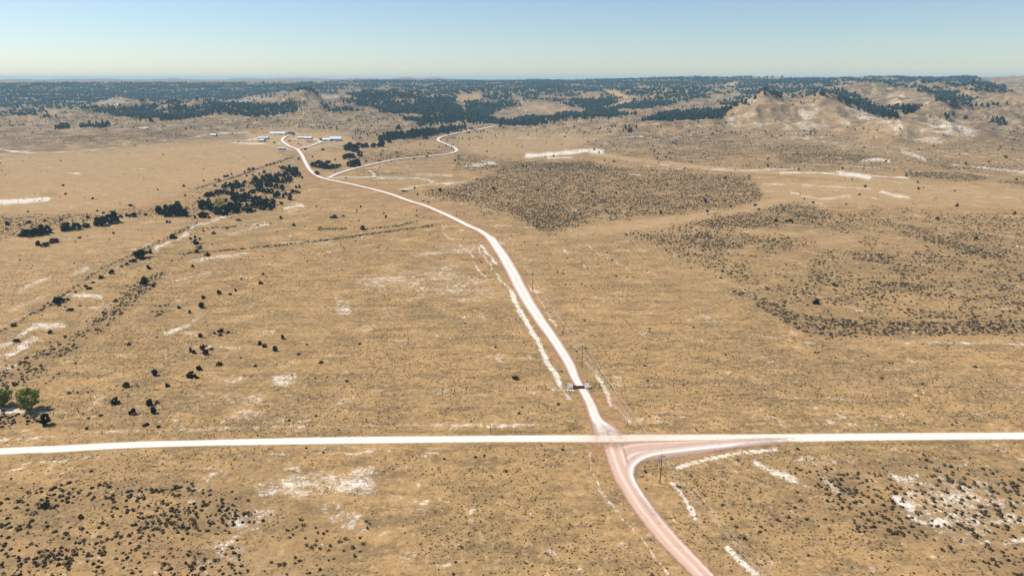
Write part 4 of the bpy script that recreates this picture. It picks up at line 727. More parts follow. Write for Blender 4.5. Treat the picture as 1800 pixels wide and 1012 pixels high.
wheel_me = MB().tube((0, -.14, 0), (0, .14, 0), .40, n=12).mesh('wheel', M_rubber)
def wheels(r, xs, y, rad=1.0):
    for x in xs:
        for sy in (-1, 1):
            o = link('wheel', wheel_me, r, (x, sy * y, .40 * rad)); o.scale = (rad, 1, rad)
def pickup(px, py, rz, paint, label, cap=None):
    r = empty('pickup_truck', hit(px, py) + Vector((0, 0, .3)), rz)
    MB().prism([(-2.7, .45), (2.7, .45), (2.72, .95), (1.35, 1.12), (1.2, 1.15), (-.55, 1.15), (-.6, 1.1), (-2.7, 1.1)], -.95, .95, axis='y').build('body', paint, r)
    cab = MB().prism([(-.6, 1.1), (1.2, 1.12), (.55, 1.85), (-.5, 1.88)], -.85, .85, axis='y').build('cab', paint, r)
    MB().prism([(-.42, 1.22), (.95, 1.22), (.5, 1.74), (-.4, 1.76)], -.87, .87, axis='y').build('side_window', M_glass, cab)
    MB().box((-1.65, 0, 1.13), (1.9, 1.6, .08)).build('bed', M_dark, r)
    if cap: MB().box((-1.65, 0, 1.5), (2.0, 1.8, .7)).build('bed_cap', cap, r)
    for sx, mt in ((2.72, M_white), (-2.72, M_red)):
        for sy in (-.7, .7): MB().box((sx, sy, .85), (.06, .3, .16)).build('headlight' if sx > 0 else 'tail_light', mt, r)
    wheels(r, (-1.75, 1.8), .85); return tag(r, label, 'pickup truck', 'vehicles parked at the farmstead')
pickup(567, 254, .15, M_wall, 'pale blue pickup parked on the yard edge below the white barn')
pickup(541, 250, -.05, M_dark, 'black pickup at the start of the row inside the loop road')
pickup(546, 250.4, -.1, M_rust, 'rust-brown pickup in the row inside the loop road')
pickup(550.5, 250.2, -.05, M_white, 'white pickup with a white bed cap inside the loop road', M_white)
pickup(569.5, 249, .9, M_dark, 'black pickup nosed up to the barn wing')
def trailer(px, py, rz, L_, h, paint, label, cat='trailer', roof=None):
    r = empty('farm_trailer', hit(px, py) + Vector((0, 0, .2)), rz)
    MB().box((0, 0, .72), (L_, 2.2, .22)).build('deck', M_rust, r)
    if h > .3:
        bd = MB().prism([(-L_ / 2, .84), (L_ / 2, .84), (L_ / 2 - .3, .84 + h), (-L_ / 2, .84 + h)], -1.08, 1.08, axis='y').build('load_box', paint, r)
        if roof: MB().box((-.15, 0, .84 + h + .06), (L_ - .3, 2.2, .1)).build('roof', roof, bd)
    else:
        for x in (-L_ / 2 + .1, L_ / 2 - .1): MB().box((x, 0, 1.2), (.12, 2.1, .9)).build('end_rack', paint, r)
    MB().tube((L_ / 2, 0, .65), (L_ / 2 + 1.4, 0, .55), .08, n=5).build('tow_bar', M_dark, r)
    wheels(r, (-.5, .55), 1.1); return tag(r, label, cat)
trailer(516, 238, .45, 8, 2.4, M_purple, 'dark stock trailer with a white roof by the pole shed', roof=M_roof)
trailer(508.5, 248.6, .2, 6, .9, M_rust, 'low rusty trailer on the inside of the loop road')
trailer(495, 267, -.05, 10, 1.0, M_white, 'white flatbed trailer parked beside the mobile home')
trailer(710, 337.2, -.32, 6.5, .9, M_rust, 'long rusty dark trailer abandoned near the white side track')
trailer(743.5, 353.5, -.3, 2.6, .9, M_white, 'small white trailer parked beside the far dirt road')
trailer(752.3, 356.5, .9, 1.6, .9, M_grey, 'tiny grey cart standing beside the small white trailer')
trailer(524, 254, .3, 3.2, 1.2, M_dark, 'black machinery trailer in the middle of the loop road')
trailer(529, 255, .7, 3.0, 1.1, M_slate, 'slate-grey machinery trailer in the middle of the loop road')

# radio masts on the skyline
for (x, yt, lb) in [(1470.5, 131, 'faint radio mast alone on the skyline'), (1513.5, 131.4, 'faint thin radio mast, taller of the close pair on the skyline'), (1519.5, 131.2, 'faint thin radio mast, slighter of the close pair on the skyline')]:
    d = 9000; X, Y = xy_at(x, d, yt); gz = float(ground(X, Y)); h = max(z_at(x, yt, d) - gz, 20); r = empty('radio_mast', (X, Y, gz))
    for k in range(3):
        t = 2 * math.pi * k / 3; MB().tube((2 * math.cos(t), 2 * math.sin(t), -2), (.6 * math.cos(t), .6 * math.sin(t), h), .45, .35, 4).build('leg', M_steel, r)
    for k in range(1, 8): MB().tube((-2.2 + k * .15, 0, h * k / 8), (2.2 - k * .15, 0, h * k / 8), .25, n=4).build('strut', M_steel, r)
    tag(r, lb, 'radio mast')

# ------------------------------------------------------------------ vegetation
def leaf_material(name, dark, light, sc=.6):
    k = NT(name, .85, .15); o = k.coord(); oi = k.n.new('ShaderNodeObjectInfo')
    f = k.math('ADD', k.noise(o, sc, 3), k.math('MULTIPLY', k.math('SUBTRACT', oi.outputs['Random'], .5), .35))
    k.color(k.mix(k.ramp(f, .35, .65), dark, light)); return k.m
M_bark = plain('bark', (.09, .065, .05), .95, .3, 4)
M_jun = leaf_material('juniper_foliage', (.013, .019, .007), (.040, .050, .018)); M_pine = leaf_material('pine_foliage', (.010, .021, .015), (.026, .045, .028))
M_will = leaf_material('willow_foliage', (.15, .17, .035), (.34, .35, .08), .8); M_lime = leaf_material('yellowing_foliage', (.17, .17, .045), (.28, .26, .08))
M_sage = leaf_material('sage_foliage', (.055, .041, .020), (.145, .110, .060), 1.2); M_sage2 = leaf_material('grey_sage_foliage', (.10, .10, .065), (.17, .165, .11), 1.2); M_dead = leaf_material('dead_brush', (.07, .035, .025), (.13, .07, .05))

def crown_mesh(name, mat, n, shape, seed, leaf=.16, clumps=14):
    """unit-height foliage: leaf clumps spread through a volume; shape = 'cone' | 'oval' | 'bush' | 'willow'"""
    r = np.random.default_rng(seed); Vs = []; F = []
    cl = []
    for i in range(clumps):
        h = r.random()
        if shape == 'cone': z = .1 + .88 * h; rad = .30 * (1 - h) ** .75 * (.7 + .3 * r.random()) + .015
        elif shape == 'oval': z = .12 + .84 * h; rad = .36 * math.sqrt(max(0.02, 1 - (2 * h - .9) ** 2 / 1.25)) * (.55 + .45 * r.random())
        elif shape == 'bush': z = .1 + .75 * h; rad = .5 * math.sqrt(max(.02, 1 - h * h * .85)) * (.3 + .7 * r.random())
        else: z = .18 + .74 * h; rad = .46 * math.sqrt(max(.05, 1 - (1.7 * h - .95) ** 2)) * (.35 + .65 * r.random())
        t = r.random() * 6.283; cl.append((rad * math.cos(t), rad * math.sin(t), z, (.10 if shape in ('cone', 'oval') else .13) * (.7 + .6 * r.random())))
    if shape in ('cone', 'oval'): cl += [(0, 0, .97, .05), (0, 0, .85, .08), (0, 0, .55, .14), (0, 0, .3, .16)]
    for i in range(n):
        cx, cy, cz, cr = cl[r.integers(len(cl))]
        d = r.normal(size=3); d /= np.linalg.norm(d); p = np.array([cx, cy, cz]) + d * cr * (.5 + .55 * r.random()) * np.array([1, 1, .9])
        p[2] = max(p[2], .02)
        a = r.normal(size=3); a -= d * a.dot(d) * .6; a /= np.linalg.norm(a); b = np.cross(a, r.normal(size=3)); b /= np.linalg.norm(b); s = leaf * (.6 + .8 * r.random())
        k = len(Vs); Vs += [p - a * s * .5 - b * s * .3, p + a * s * .15 - b * s * .45, p + a * s * .55 + b * s * .1, p - a * s * .1 + b * s * .45]; F.append((k, k + 1, k + 2, k + 3))
    return np_mesh(name, np.array(Vs), np.array(F), np.full(len(F), 4), [mat])
trunk_me = MB().tube((0, 0, -.06), (.01, 0, .35), .028, .02, 6).tube((.01, 0, .33), (-.01, .01, .8), .02, .008, 5).mesh('trunk', M_bark)
JUN = [crown_mesh('crown', M_jun, 340, 'cone' if i % 4 == 0 else 'oval', 40 + i, .19, 26) for i in range(7)]
JBUSH = [crown_mesh('crown', M_jun, 300, 'bush', 60 + i, .26, 18) for i in range(4)]
PINE = [crown_mesh('crown', M_pine, 260, 'cone' if i % 2 else 'oval', 80 + i, .18, 22) for i in range(6)]
def tree(name, p, h, w, crown, label, cat, group, rnd):
    r = empty(name, p, rnd.uniform(0, 6.28)); base_w = .72 if crown in JUN or crown in PINE else 1.05
    r.scale = (w / base_w, w / base_w, h)
    link('trunk', trunk_me, r); link('crown', crown, r)
    return tag(r, label, cat, group)
rt = random.Random(3)

# junipers read off the photograph: zoom origin, scale, then (x, base y, height, width) in zoomed pixels
J_FIELD = [((0, 350), 3.6, [(1097, 250, 28, 32), (1240, 285, 30, 26), (1205, 255, 16, 14), (1235, 245, 14, 14), (1266, 258, 16, 14), (1265, 315, 20, 18), (1247, 338, 20, 20), (1313, 358, 18, 30), (1352, 220, 14, 20), (1438, 188, 14, 14), (1288, 206, 12, 12), (1500, 137, 10, 12), (955, 345, 26, 16), (942, 442, 24, 24), (915, 540, 44, 32), (965, 555, 20, 18), (1220, 430, 16, 16), (430, 640, 16, 18), (445, 703, 16, 32), (565, 568, 12, 30), (320, 848, 22, 24), (103, 900, 18, 36), (732, 648, 14, 26), (1385, 600, 26, 24), (1285, 628, 20, 22), (1275, 688, 32, 26), (1202, 722, 22, 16), (1133, 690, 18, 18), (1457, 605, 12, 18), (1492, 582, 16, 16), (1650, 535, 18, 22), (1666, 478, 14, 12), (1527, 508, 10, 10), (1400, 838, 20, 30), (1445, 845, 12, 18), (1393, 863, 14, 20), (1357, 852, 14, 14), (1270, 872, 24, 20), (1645, 922, 24, 22), (1672, 934, 18, 26), (1740, 958, 30, 26), (1790, 885, 28, 20), (1207, 965, 26, 18), (1227, 975, 22, 22), (1288, 952, 32, 34), (1303, 982, 30, 30), (1338, 952, 12, 20), (815, 922, 14, 20), (993, 875, 8, 10), (1778, 122, 14, 14), (1780, 28, 14, 14), (640, 835, 8, 12)]),
    ((400, 350), 3.6, [(855, 195, 28, 26), (672, 118, 18, 36), (733, 110, 10, 14), (843, 53, 12, 10), (820, 70, 8, 8), (818, 82, 7, 8), (1003, 118, 16, 14), (988, 93, 8, 10), (830, 138, 7, 10), (337, 125, 16, 12), (420, 170, 16, 16), (58, 136, 7, 9), (245, 493, 8, 8), (563, 45, 6, 8)]),
    ((0, 600), 4.0, [(1087, 238, 40, 30), (888, 318, 34, 38), (812, 435, 40, 45), (1055, 450, 44, 32), (1080, 502, 40, 28), (938, 510, 44, 38), (1400, 200, 30, 30), (1345, 248, 36, 48), (1385, 258, 22, 22), (1543, 166, 22, 34), (1178, 315, 24, 24), (1025, 588, 14, 40), (1115, 602, 14, 26), (105, 305, 18, 30)]),
    ((400, 600), 4.0, [(655, 150, 14, 26), (195, 175, 14, 18)]), ((850, 560), 4.0, [(225, 423, 22, 38)]), ((1300, 350), 3.6, [(480, 660, 26, 44), (605, 548, 16, 26), (317, 142, 16, 32), (98, 42, 12, 18), (122, 68, 10, 14), (262, 44, 10, 12)]), ((0, 760), 4.0, [(318, 522, 32, 46), (568, 598, 26, 30)])]
J_FENCE = [((0, 350), 3.6, [(897, 370, 50, 75), (845, 397, 20, 34), (710, 470, 26, 28), (640, 502, 18, 26), (367, 655, 36, 56), (375, 675, 12, 18), (543, 555, 14, 20), (85, 803, 18, 30), (590, 530, 10, 18), (480, 590, 10, 16), (800, 415, 14, 20), (770, 428, 12, 16), (320, 672, 10, 18), (260, 705, 10, 14)])]
J_CREEK = [((0, 350), 3.6, [(240, 292, 26, 28), (285, 298, 24, 40), (343, 275, 24, 50), (505, 248, 12, 18), (150, 236, 36, 50), (190, 236, 45, 50), (225, 232, 50, 50), (262, 224, 55, 50), (295, 214, 45, 45), (415, 198, 44, 60), (485, 192, 42, 52), (545, 178, 28, 36), (625, 165, 45, 50), (650, 168, 58, 55), (690, 155, 58, 55), (730, 148, 60, 50), (845, 112, 26, 40), (922, 105, 16, 16), (1015, 95, 48, 50), (1045, 95, 55, 50), (1105, 105, 66, 60), (1145, 105, 70, 60), (1058, 112, 24, 30), (1183, 105, 26, 26), (1285, 115, 30, 48), (825, 45, 14, 24), (1123, 28, 16, 24), (615, 78, 12, 12), (178, 82, 10, 12), (48, 165, 22, 26), (125, 165, 12, 12), (180, 152, 16, 24), (555, 122, 18, 18), (767, 118, 18, 18), (803, 110, 16, 16), (1235, 118, 10, 10), (1075, 150, 12, 10), (45, 195, 12, 18), (385, 135, 12, 18), (655, 92, 12, 14)]),
    ((400, 120), 4.0, [(650, 700, 50, 60), (675, 706, 40, 50), (715, 705, 50, 60), (605, 695, 32, 34), (770, 700, 26, 28), (870, 692, 42, 50), (910, 688, 45, 50), (630, 752, 30, 30), (840, 578, 40, 50), (870, 580, 52, 55), (900, 587, 46, 50), (920, 543, 22, 28), (955, 558, 24, 34), (980, 556, 26, 34), (1030, 557, 30, 44), (1080, 552, 42, 48), (850, 632, 30, 44), (885, 632, 28, 40), (930, 622, 38, 36), (825, 640, 30, 25), (1200, 428, 28, 30), (1140, 525, 22, 26), (1085, 505, 30, 50), (1110, 508, 28, 40), (1140, 500, 34, 44), (1175, 496, 32, 44), (1210, 494, 28, 44), (1245, 492, 26, 40), (1300, 470, 44, 50), (1340, 474, 46, 60), (1385, 476, 44, 60), (1425, 472, 50, 50), (1460, 462, 34, 40), (1395, 502, 22, 34), (1500, 440, 18, 30), (1530, 438, 18, 30), (545, 575, 14, 18), (500, 640, 12, 14), (670, 578, 14, 20), (790, 690, 16, 20)])]
GROVE = [(1290, 150, 55, 55), (1340, 165, 55, 60), (1385, 160, 65, 55), (1440, 165, 55, 50), (1480, 200, 80, 60), (1400, 210, 60, 60), (1330, 220, 60, 60), (1510, 250, 70, 60), (1450, 260, 70, 60), (1380, 275, 60, 60), (1300, 270, 60, 60), (1240, 240, 50, 60), (1190, 270, 55, 60), (1110, 265, 55, 60), (1060, 270, 60, 60), (1000, 300, 60, 60), (890, 300, 60, 55), (910, 330, 70, 60), (850, 365, 55, 60), (970, 350, 60, 60), (1060, 330, 70, 65), (1130, 330, 70, 65), (1210, 340, 70, 65), (1280, 345, 65, 60), (1340, 330, 60, 60), (1400, 325, 60, 50), (910, 400, 70, 60), (980, 410, 70, 60), (1050, 400, 70, 60), (1120, 400, 70, 60), (1190, 420, 70, 60), (1275, 445, 70, 55), (930, 470, 80, 60), (1000, 480, 70, 60), (1070, 490, 70, 60), (1130, 490, 70, 60), (1210, 555, 95, 90), (870, 500, 60, 50), (1295, 555, 55, 40), (1330, 520, 45, 38), (1390, 585, 90, 55), (1425, 495, 55, 45), (1490, 490, 40, 34), (1530, 490, 28, 28), (1465, 480, 36, 34), (1480, 415, 36, 34), (1525, 412, 40, 34), (1265, 650, 40, 40), (1540, 240, 40, 24), (1565, 275, 30, 26),
    (620, 370, 65, 55), (660, 400, 60, 60), (710, 390, 55, 55), (540, 400, 70, 65), (480, 395, 60, 60), (440, 415, 55, 55), (560, 440, 60, 55), (620, 415, 60, 55), (390, 490, 55, 60), (340, 520, 80, 70), (270, 530, 60, 60), (210, 540, 60, 70), (180, 535, 45, 50), (450, 500, 60, 60), (500, 510, 60, 60), (560, 520, 70, 70), (620, 560, 80, 80), (600, 600, 70, 80), (560, 585, 60, 70), (690, 560, 60, 55), (750, 600, 110, 90), (720, 610, 60, 60), (690, 460, 38, 34), (728, 455, 26, 22), (800, 530, 55, 45), (830, 480, 45, 45), (650, 620, 50, 60),
    (850, 610, 70, 60), (900, 600, 80, 70), (950, 620, 80, 65), (870, 660, 70, 60), (900, 700, 80, 70), (960, 690, 80, 60), (1010, 680, 90, 70), (1060, 680, 110, 80), (990, 725, 70, 65), (1040, 720, 70, 65), (1140, 655, 80, 65), (1100, 690, 60, 55), (1160, 705, 45, 50), (1110, 730, 40, 60), (770, 690, 55, 55), (838, 700, 60, 34), (805, 762, 60, 95), (735, 735, 50, 60), (885, 750, 30, 32),
    (110, 700, 90, 60), (140, 720, 120, 90), (210, 620, 60, 60), (220, 700, 90, 80), (260, 740, 100, 85), (360, 790, 90, 90), (430, 800, 110, 110), (350, 750, 70, 70), (480, 760, 90, 90), (540, 760, 100, 90), (560, 700, 80, 80), (520, 690, 70, 70), (620, 770, 80, 90), (640, 740, 70, 80), (670, 700, 70, 70), (610, 680, 70, 70), (470, 700, 60, 60), (140, 835, 80, 110), (470, 615, 50, 40), (25, 850, 34, 26), (225, 850, 34, 34), (60, 610, 24, 30), (800, 160, 34, 40), (860, 150, 30, 44), (450, 262, 34, 40), (485, 250, 28, 44), (1160, 75, 30, 24), (370, 310, 34, 30), (305, 390, 26, 34), (315, 300, 22, 26), (1020, 205, 40, 34), (150, 318, 20, 22), (150, 148, 14, 16), (735, 190, 26, 24), (550, 230, 34, 24), (950, 225, 34, 24), (1105, 85, 26, 20), (1055, 90, 22, 30)]
n_t = 0
def plant_list(lst, label, group, prefer=None, minh=0.0):
    global n_t
    for (o, s, items) in lst:
        for (x, y, h, w) in items:
            p = hit(o[0] + x / s, o[1] + y / s); hm = metres(p, h / s) * 1.12; wm = metres(p, w / s) * 1.25
            if hm < minh: continue
            bushy = wm > hm * .95; cr = rt.choice(JBUSH if bushy else JUN)
            p.z -= .05
            look_ = ('low spreading ' if wm > hm * 1.25 else 'squat ' if bushy else 'slim ' if wm < hm * .68 else 'tall ' if hm > 7 else 'rounded ')
            tree('juniper_tree', p, hm, wm, cr, look_ + label, 'juniper', group, rt); n_t += 1
plant_list(J_FIELD, 'dark juniper standing alone on the dry open grassland', 'junipers scattered over the open grassland')
plant_list(J_FENCE, 'dark juniper growing on the line of the old shrub-lined wire fence', 'junipers along the old fence')
plant_list(J_CREEK, 'dark green juniper in the broken tree line along the dry creek', 'junipers along the dry creek')
plant_list([((340, 280), 8.18, GROVE)], 'dark green juniper in the dense grove beside the dirt road bend', 'junipers of the dense grove')
# tree with a trunk standing by the willows, red-brown dead bush
p = hit(81, 745.5); tree('juniper_tree', p, metres(p, 19), metres(p, 15), JUN[1], 'dark juniper on bare soil below the pale pond strip near the willows', 'juniper', None, rt)
p = hit(277, 708.5); me_dead = crown_mesh('crown', M_dead, 160, 'bush', 77, .2, 12); tree('dead_bush', p, metres(p, 6), metres(p, 11), me_dead, 'low red-brown dead bush beside a dark juniper near the fence', 'bush', None, rt)

# willows by the pond
def willow(px, py, wpx, hpx, label, seed, mat, name='willow_tree', n=4200, stems=9):
    p = hit(px, py); h = metres(p, hpx) * 1.08; w = metres(p, wpx); r = empty(name, p)
    cm = crown_mesh('crown', mat, n, 'willow', seed, .062, 60); me = cm
    o = link('crown', me, r); o.scale = (w / 1.12, w / 1.12, h)
    rr = random.Random(seed)
    for i in range(stems):
        t = 6.28 * i / stems + rr.uniform(-.3, .3); k = rr.uniform(.1, .3) * w
        MB().tube((.05 * math.cos(t) * w, .05 * math.sin(t) * w, -.1), (k * math.cos(t), k * math.sin(t), h * rr.uniform(.5, .75)), .09, .03, 5).build('trunk', M_bark, r)
    return tag(r, label, 'tree')
willow(52, 719, 43, 35, 'bushy yellow-green willow standing beside the bare round pond bed', 501, M_will)
willow(4, 713, 40, 28, 'spreading yellow-green willow on the white strip, partner of the bushy one', 502, M_will)
willow(387.5, 362, 24, 13, 'pale yellow-green tree among the dark junipers of the grove', 503, M_lime, 'cottonwood_tree', 900, 5)
willow(668, 246, 10, 7, 'small pale green tree at the near end of the creek tree line', 504, M_will, 'cottonwood_tree', 300, 4)
willow(748, 236, 14, 8, 'pale green tree rising among the dark creek junipers', 505, M_will, 'cottonwood_tree', 300, 4)

# --- generated woodland on the hills
def visible(x, y, ztop, margin):
    a = np.arctan2(x, y); d = np.hypot(x, y)
    c = np.clip(np.round(np.interp(a, AZ, np.arange(NC))).astype(int), 0, NC - 1); r = np.clip(np.interp(d, DD, np.arange(NR)).astype(int), 0, NR - 1)
    return (ztop + margin - CAM_Z) / d >= RUN[np.maximum(r - 2, 0), c]
RUN = np.maximum.accumulate((GZ - CAM_Z) / GD, axis=0)
def scatter(n, d0, d1, power=2.0, half=46):
    a = np.radians(rng.uniform(-half, half, n)); d = (rng.uniform(d0 ** power, d1 ** power, n)) ** (1 / power)
    x, y = d * np.sin(a), d * np.cos(a); return x, y, d
tx, ty, td = [], [], []
for (n, d0, d1) in ((150000, 1000, 2600), (170000, 2600, 5600), (60000, 5600, 9500)):
    x, y, d = scatter(n, d0, d1); tx.append(x); ty.append(y); td.append(d)
tx, ty, td = map(np.concatenate, (tx, ty, td)); tz = ground(tx, ty)
tpx, tpy, _ = project(tx, ty, tz)
dens = look(WOOD, tpx, np.clip(tpy, 139, H)) * (tpy > 135)
clump = fbm(tx / 90, ty / 90, 3, 211); big = fbm(tx / 330, ty / 330, 2, 131)
gz_s = (ground(tx + 12, ty) - ground(tx - 12, ty)) / 24      # east-facing slopes hold more trees
prob = dens * sstep(.36, .60, clump + .35 * (big - .5) + .22 * (dens - .5) + np.clip(gz_s, -.3, .3) * -.25)
prob = np.where((dens > .9) & (tpx < 640) & (td > 3000), .95 * sstep(.22, .46, clump), prob)
prob = np.where(dens < .14, dens * 1.5 * sstep(.3, .6, clump), prob)
th = rng.uniform(6.5, 12.5, len(tx)) * np.where(dens < .14, .42, 1.0); th *= rng.uniform(.75, 1.1, len(tx))
rate = np.where(td < 2600, .8, np.where(td < 5600, .70, .40))
keep = (rng.random(len(tx)) < prob * rate) & visible(tx, ty, tz + th, 14)
farm_d = (np.abs(tpx - 530) < 90) & (tpy > 228) & (tpy < 268); keep &= ~farm_d
tx, ty, tz, td, th = tx[keep], ty[keep], tz[keep], td[keep], th[keep]
tw = th * rng.uniform(.42, .68, len(tx))
# solitary shrubs and junipers dotted over the mid distance
x, y, d = scatter(5200, 620, 1500); z = ground(x, y); qx, qy, _ = project(x, y, z)
pr = .10 + .25 * ((qx > 620) & (qx < 800) & (qy > 250) & (qy < 285)) + .12 * ((qy < 290) & (qx > 1000)) + .25 * ((qx > 350) & (qx < 520) & (qy > 285) & (qy < 335) & (qy > 335 - (qx - 350) * .36)) + .16 * (qy < 245)
pr *= 1 - .8 * ((qx < 480) & (qy > 245) & (qy < 350 - qx * .1)); pr *= (np.abs(qx - 530) > 85) | (qy > 275)
kp = rng.random(len(x)) < pr * .6; x, y, d, z = x[kp], y[kp], d[kp], z[kp]
hh = rng.uniform(1.4, 3.4, len(x)); sol = np.zeros(len(tx), bool); sol = np.concatenate([sol, np.ones(len(x), bool)])
tx = np.concatenate([tx, x]); ty = np.concatenate([ty, y]); tz = np.concatenate([tz, z]); td = np.concatenate([td, d]); th = np.concatenate([th, hh]); tw = np.concatenate([tw, hh * rng.uniform(.8, 1.2, len(hh))])
score = th / td; vis = visible(tx, ty, tz + th * .6, 0); azi = np.abs(np.arctan2(tx, ty)) < math.radians(36.5)
order = np.argsort(-score * vis * azi)
indiv = np.zeros(len(tx), bool)
pines = [i for i in order if not sol[i]][:290]; sols = [i for i in order if sol[i]][:80]
for i in pines:
    indiv[i] = True; p = Vector((tx[i], ty[i], tz[i] - .1)); qx, qy, _ = project(tx[i], ty[i], tz[i])
    if qx > 1250: lb, gp = 'dark pine on the flank or crest of the pale badland hills', 'pines on the badland hills'
    elif qx > 960: lb, gp = 'dark pine on the low ridge between the badland hill and the creek woods', 'pines on the low ridge'
    elif qx > 600: lb, gp = 'dark pine on the wooded slopes beyond the winding branch road', 'pines beyond the branch road'
    else: lb, gp = 'dark pine on the rough hills behind the farmstead', 'pines on the hills behind the farmstead'
    tree('pine_tree', p, th[i], tw[i], rt.choice(PINE), lb, 'pine', gp, rt)
for i in sols:
    indiv[i] = True; p = Vector((tx[i], ty[i], tz[i] - .05))
    tree('juniper_bush', p, th[i], tw[i], rt.choice(JBUSH), 'low dark juniper bush dotted on the rough middle-distance range', 'juniper bush', 'juniper bushes of the middle distance', rt)

def blob_field(name, X, Y, Z, HT, WD, mats, rings, sides, seed, cone, mat_pick=None):
    """one mesh of many small irregular crowns: rings of jittered verts plus an apex"""
    r = np.random.default_rng(seed); n = len(X); R_ = len(rings); vp = R_ * sides + 1
    ang = (np.arange(sides) / sides * 2 * np.pi)[None, None, :] + r.uniform(0, 6.28, (n, 1, 1)) + r.uniform(-.35, .35, (n, R_, sides))
    hz = np.array([a for a, b in rings])[None, :, None] + r.uniform(-.09, .09, (n, R_, sides)); hz[:, 0, :] = np.maximum(hz[:, 0, :], -.02)
    rad = np.array([b for a, b in rings])[None, :, None] * r.uniform(.5, 1.3, (n, R_, sides))
    V = np.empty((n, vp, 3), np.float32)
    V[:, :-1, 0] = (X[:, None, None] + rad * np.cos(ang) * WD[:, None, None] * .5 * 1.1).reshape(n, -1)
    V[:, :-1, 1] = (Y[:, None, None] + rad * np.sin(ang) * WD[:, None, None] * .5 * 1.1).reshape(n, -1)
    V[:, :-1, 2] = (Z[:, None, None] + hz * HT[:, None, None]).reshape(n, -1)
    V[:, -1, 0] = X + r.uniform(-.12, .12, n) * WD; V[:, -1, 1] = Y + r.uniform(-.12, .12, n) * WD; V[:, -1, 2] = Z + HT * r.uniform(.92, 1.08, n)
    f = []
    for k in range(R_ - 1):
        for s in range(sides):
            t = (s + 1) % sides; f.append((k * sides + s, k * sides + t, (k + 1) * sides + t)); f.append((k * sides + s, (k + 1) * sides + t, (k + 1) * sides + s))
    for s in range(sides): f.append(((R_ - 1) * sides + s, (R_ - 1) * sides + (s + 1) % sides, R_ * sides))
    f = np.array(f); F = (f[None] + (np.arange(n) * vp)[:, None, None]).reshape(-1, 3)
    mi = None if mat_pick is None else np.repeat(mat_pick, len(f))
    return np_mesh(name, V.reshape(-1, 3), F, np.full(len(F), 3), mats, mi)
rest = ~indiv
near = rest & (td < 2700) & ~sol; mid = rest & (td >= 2700) & ~sol; so = rest & sol
tag(link('pine_woodland_hills', blob_field('pine_woodland_hills', tx[near], ty[near], tz[near], th[near], tw[near] * 1.15, [M_pine], [(.06, .7), (.36, 1.0), (.72, .62)], 5, 1, True)), 'dark open pine woodland covering the nearer hills', 'woodland', kind='stuff')
tag(link('pine_woodland_ridges', blob_field('pine_woodland_ridges', tx[mid], ty[mid], tz[mid], th[mid] * 1.1, tw[mid] * 1.55, [M_pine], [(.1, .95), (.58, .8)], 4, 2, True)), 'blue-hazed pine forest on the far ridges', 'woodland', kind='stuff')
tag(link('scattered_brush', blob_field('scattered_brush', tx[so], ty[so], tz[so], th[so], tw[so], [M_jun], [(.0, .8), (.35, 1.0), (.75, .6)], 6, 3, False)), 'scattered dark brush of the rough middle distance', 'brush', kind='stuff')
print('trees', n_t, 'near', near.sum(), 'mid', mid.sum(), 'sol', so.sum())

# --- sagebrush
ROADM = blank()
poly(ROADM, [(a, b - 2) for a, b, _, _ in cross if 0 <= a <= 1800] + [(c_, d_ + 2) for _, _, c_, d_ in cross[::-1] if 0 <= c_ <= 1800], 1)
for pr_ in (upper, lower, bend): poly(ROADM, [(a - 3, b) for a, b, _, _ in pr_] + [(c_ + 3, d_) for _, _, c_, d_ in pr_[::-1]], 1)
poly(ROADM, [tuple(q) for q in A] + [tuple(q) for q in B[::-1]], 1); stroke(ROADM, Cc, 9, 1)
sx, sy, sd = scatter(170000, 95, 620, 2.0, 47); x2, y2, d2 = scatter(380000, 620, 1750, 2.0, 39)
rate1 = 170000 / (math.pi * (620 ** 2 - 95 ** 2) * 94 / 360); rate2 = 380000 / (math.pi * (1750 ** 2 - 620 ** 2) * 78 / 360)
sx = np.concatenate([sx, x2]); sy = np.concatenate([sy, y2]); sd = np.concatenate([sd, d2]); sz = ground(sx, sy)
spx, spy, _ = project(sx, sy, sz); ds = look(SAGE, spx, spy)
cl = fbm(sx / 14, sy / 14, 3, 301); cl2 = fbm(sx / 60, sy / 60, 2, 302)
pr = np.clip(ds, 0, 1.2) * sstep(.30, .58, cl * .52 + cl2 * .46 + .24 * (ds - .35)) * np.where(sd < 620, np.where(sd < 240, .50, .34) / rate1, np.where(sd < 1150, .24, .13) / rate2)
pr *= (1 - .6 * (look(RED, spx, spy) > .3)) * (look(ROADM, spx, spy) < .1)
kp = rng.random(len(sx)) < np.minimum(pr, 1) ; sx, sy, sz, sd, spx, spy = (v[kp] for v in (sx, sy, sz, sd, spx, spy))
sh = rng.uniform(.28, .74, len(sx)) * rng.uniform(.8, 1.25, len(sx)); sw = sh * rng.uniform(1.5, 2.3, len(sx))
inside = (spx > 0) & (spx < W) & (spy < H + 4)
o = np.argsort(-(sw / sd) * inside)[:290]; ind = np.zeros(len(sx), bool); ind[o] = True
SB = [crown_mesh('foliage', M_sage, 90, 'bush', 700 + i, .22, 14) for i in range(6)]
for i in o:
    lb, gp = (('dark sagebrush clump on the patchy grass below the pale cross road', 'sagebrush near the gravel road') if spx[i] < 1000 else ('dark sagebrush clump among the white alkali patches by the junction bend', 'sagebrush among the alkali patches'))
    ob = link('sagebrush', SB[i % 6], None, (sx[i], sy[i], sz[i] - .03)); ob.rotation_euler = (0, 0, rt.uniform(0, 6.28)); ob.scale = (sw[i] / 1.1, sw[i] / 1.1, sh[i] * 1.1)
    tag(ob, ('broad ' if sw[i] > 1.5 else 'small ' if sw[i] < 1.1 else 'rounded ') + lb, 'sagebrush', gp)
rs = ~ind; nr = rs & (sd < 420); fr = rs & (sd >= 420)
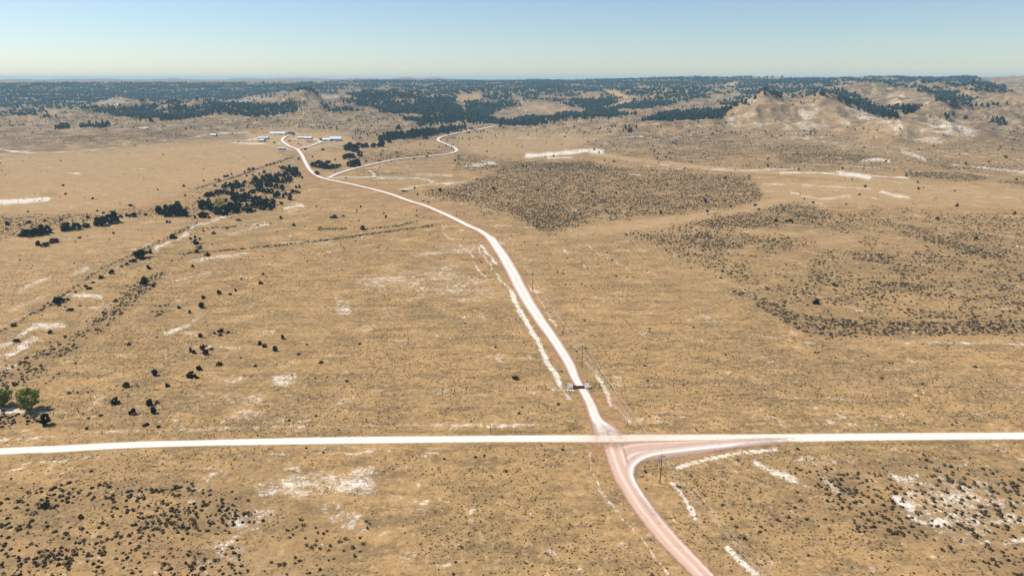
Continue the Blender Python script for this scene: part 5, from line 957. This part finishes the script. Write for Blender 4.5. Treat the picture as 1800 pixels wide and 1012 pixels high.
pick = (look(SAGE, spx, spy) > .55) & (spx < 330) & (spy < 700) & (spy > 440) & (rng.random(len(sx)) < .45)
tag(link('sagebrush_cover', blob_field('sagebrush_cover', sx[nr], sy[nr], sz[nr] - .02, sh[nr], sw[nr], [M_sage, M_sage2], [(.0, .8), (.45, 1.0), (.85, .55)], 6, 9, False, pick[nr].astype(int))), 'dark speckled sagebrush spread over the near range', 'sagebrush', kind='stuff')
tag(link('sagebrush_flats', blob_field('sagebrush_flats', sx[fr], sy[fr], sz[fr] - .02, sh[fr] * 1.1, sw[fr] * 1.15, [M_sage, M_sage2], [(.0, .9), (.55, .95)], 4, 10, False, pick[fr].astype(int))), 'dark speckled sagebrush flats of the far range', 'sagebrush', kind='stuff')
print('sage', nr.sum(), fr.sum())

# --- bunch grass tufts over the near prairie
bx, by, bd = scatter(110000, 95, 560, 1.6, 44); bz = ground(bx, by); bpx, bpy_, _ = project(bx, by, bz)
bp = sstep(.40, .62, fbm(bx / 11, by / 11, 3, 501) * .6 + fbm(bx / 55, by / 55, 2, 502) * .4) * .62
bp *= (look(RED, bpx, bpy_) < .25) * (1 - .7 * np.clip(look(ALK, bpx, bpy_), 0, 1))
bp *= look(ROADM, bpx, bpy_) < .1
kb = rng.random(len(bx)) < bp; bx, by, bz = bx[kb], by[kb], bz[kb]
bh = rng.uniform(.15, .40, len(bx)); bw = bh * rng.uniform(1.3, 2.4, len(bx))
M_bunch = leaf_material('bunch_grass', (.065, .048, .022), (.155, .115, .056), 2.0)
tag(link('bunch_grass', blob_field('bunch_grass', bx, by, bz - .02, bh, bw, [M_bunch], [(.1, 1.0)], 5, 12, False)), 'tufts of dry bunch grass speckling the near prairie', 'grass', kind='stuff')

# ------------------------------------------------------------------ haze
hz = bpy.data.materials.new('haze'); hz.use_nodes = True; ht = hz.node_tree; ht.nodes.clear()
out = ht.nodes.new('ShaderNodeOutputMaterial'); pv = ht.nodes.new('ShaderNodeVolumePrincipled')
pv.inputs['Color'].default_value = (.46, .79, 1.0, 1); pv.inputs['Density'].default_value = HAZE_DENSITY; pv.inputs['Anisotropy'].default_value = .0
ht.links.new(pv.outputs[0], out.inputs['Volume'])
top = max(float(GZ.max()) + 14, CAM_Z + 8); bot = float(GZ.min()) - 1.5
hb = MB().box((0, 4700, (top + bot) / 2), (30600, 20700, top - bot)).build('haze', hz)
tag(hb, kind='stuff')
print('top', top, 'bottom', bot)
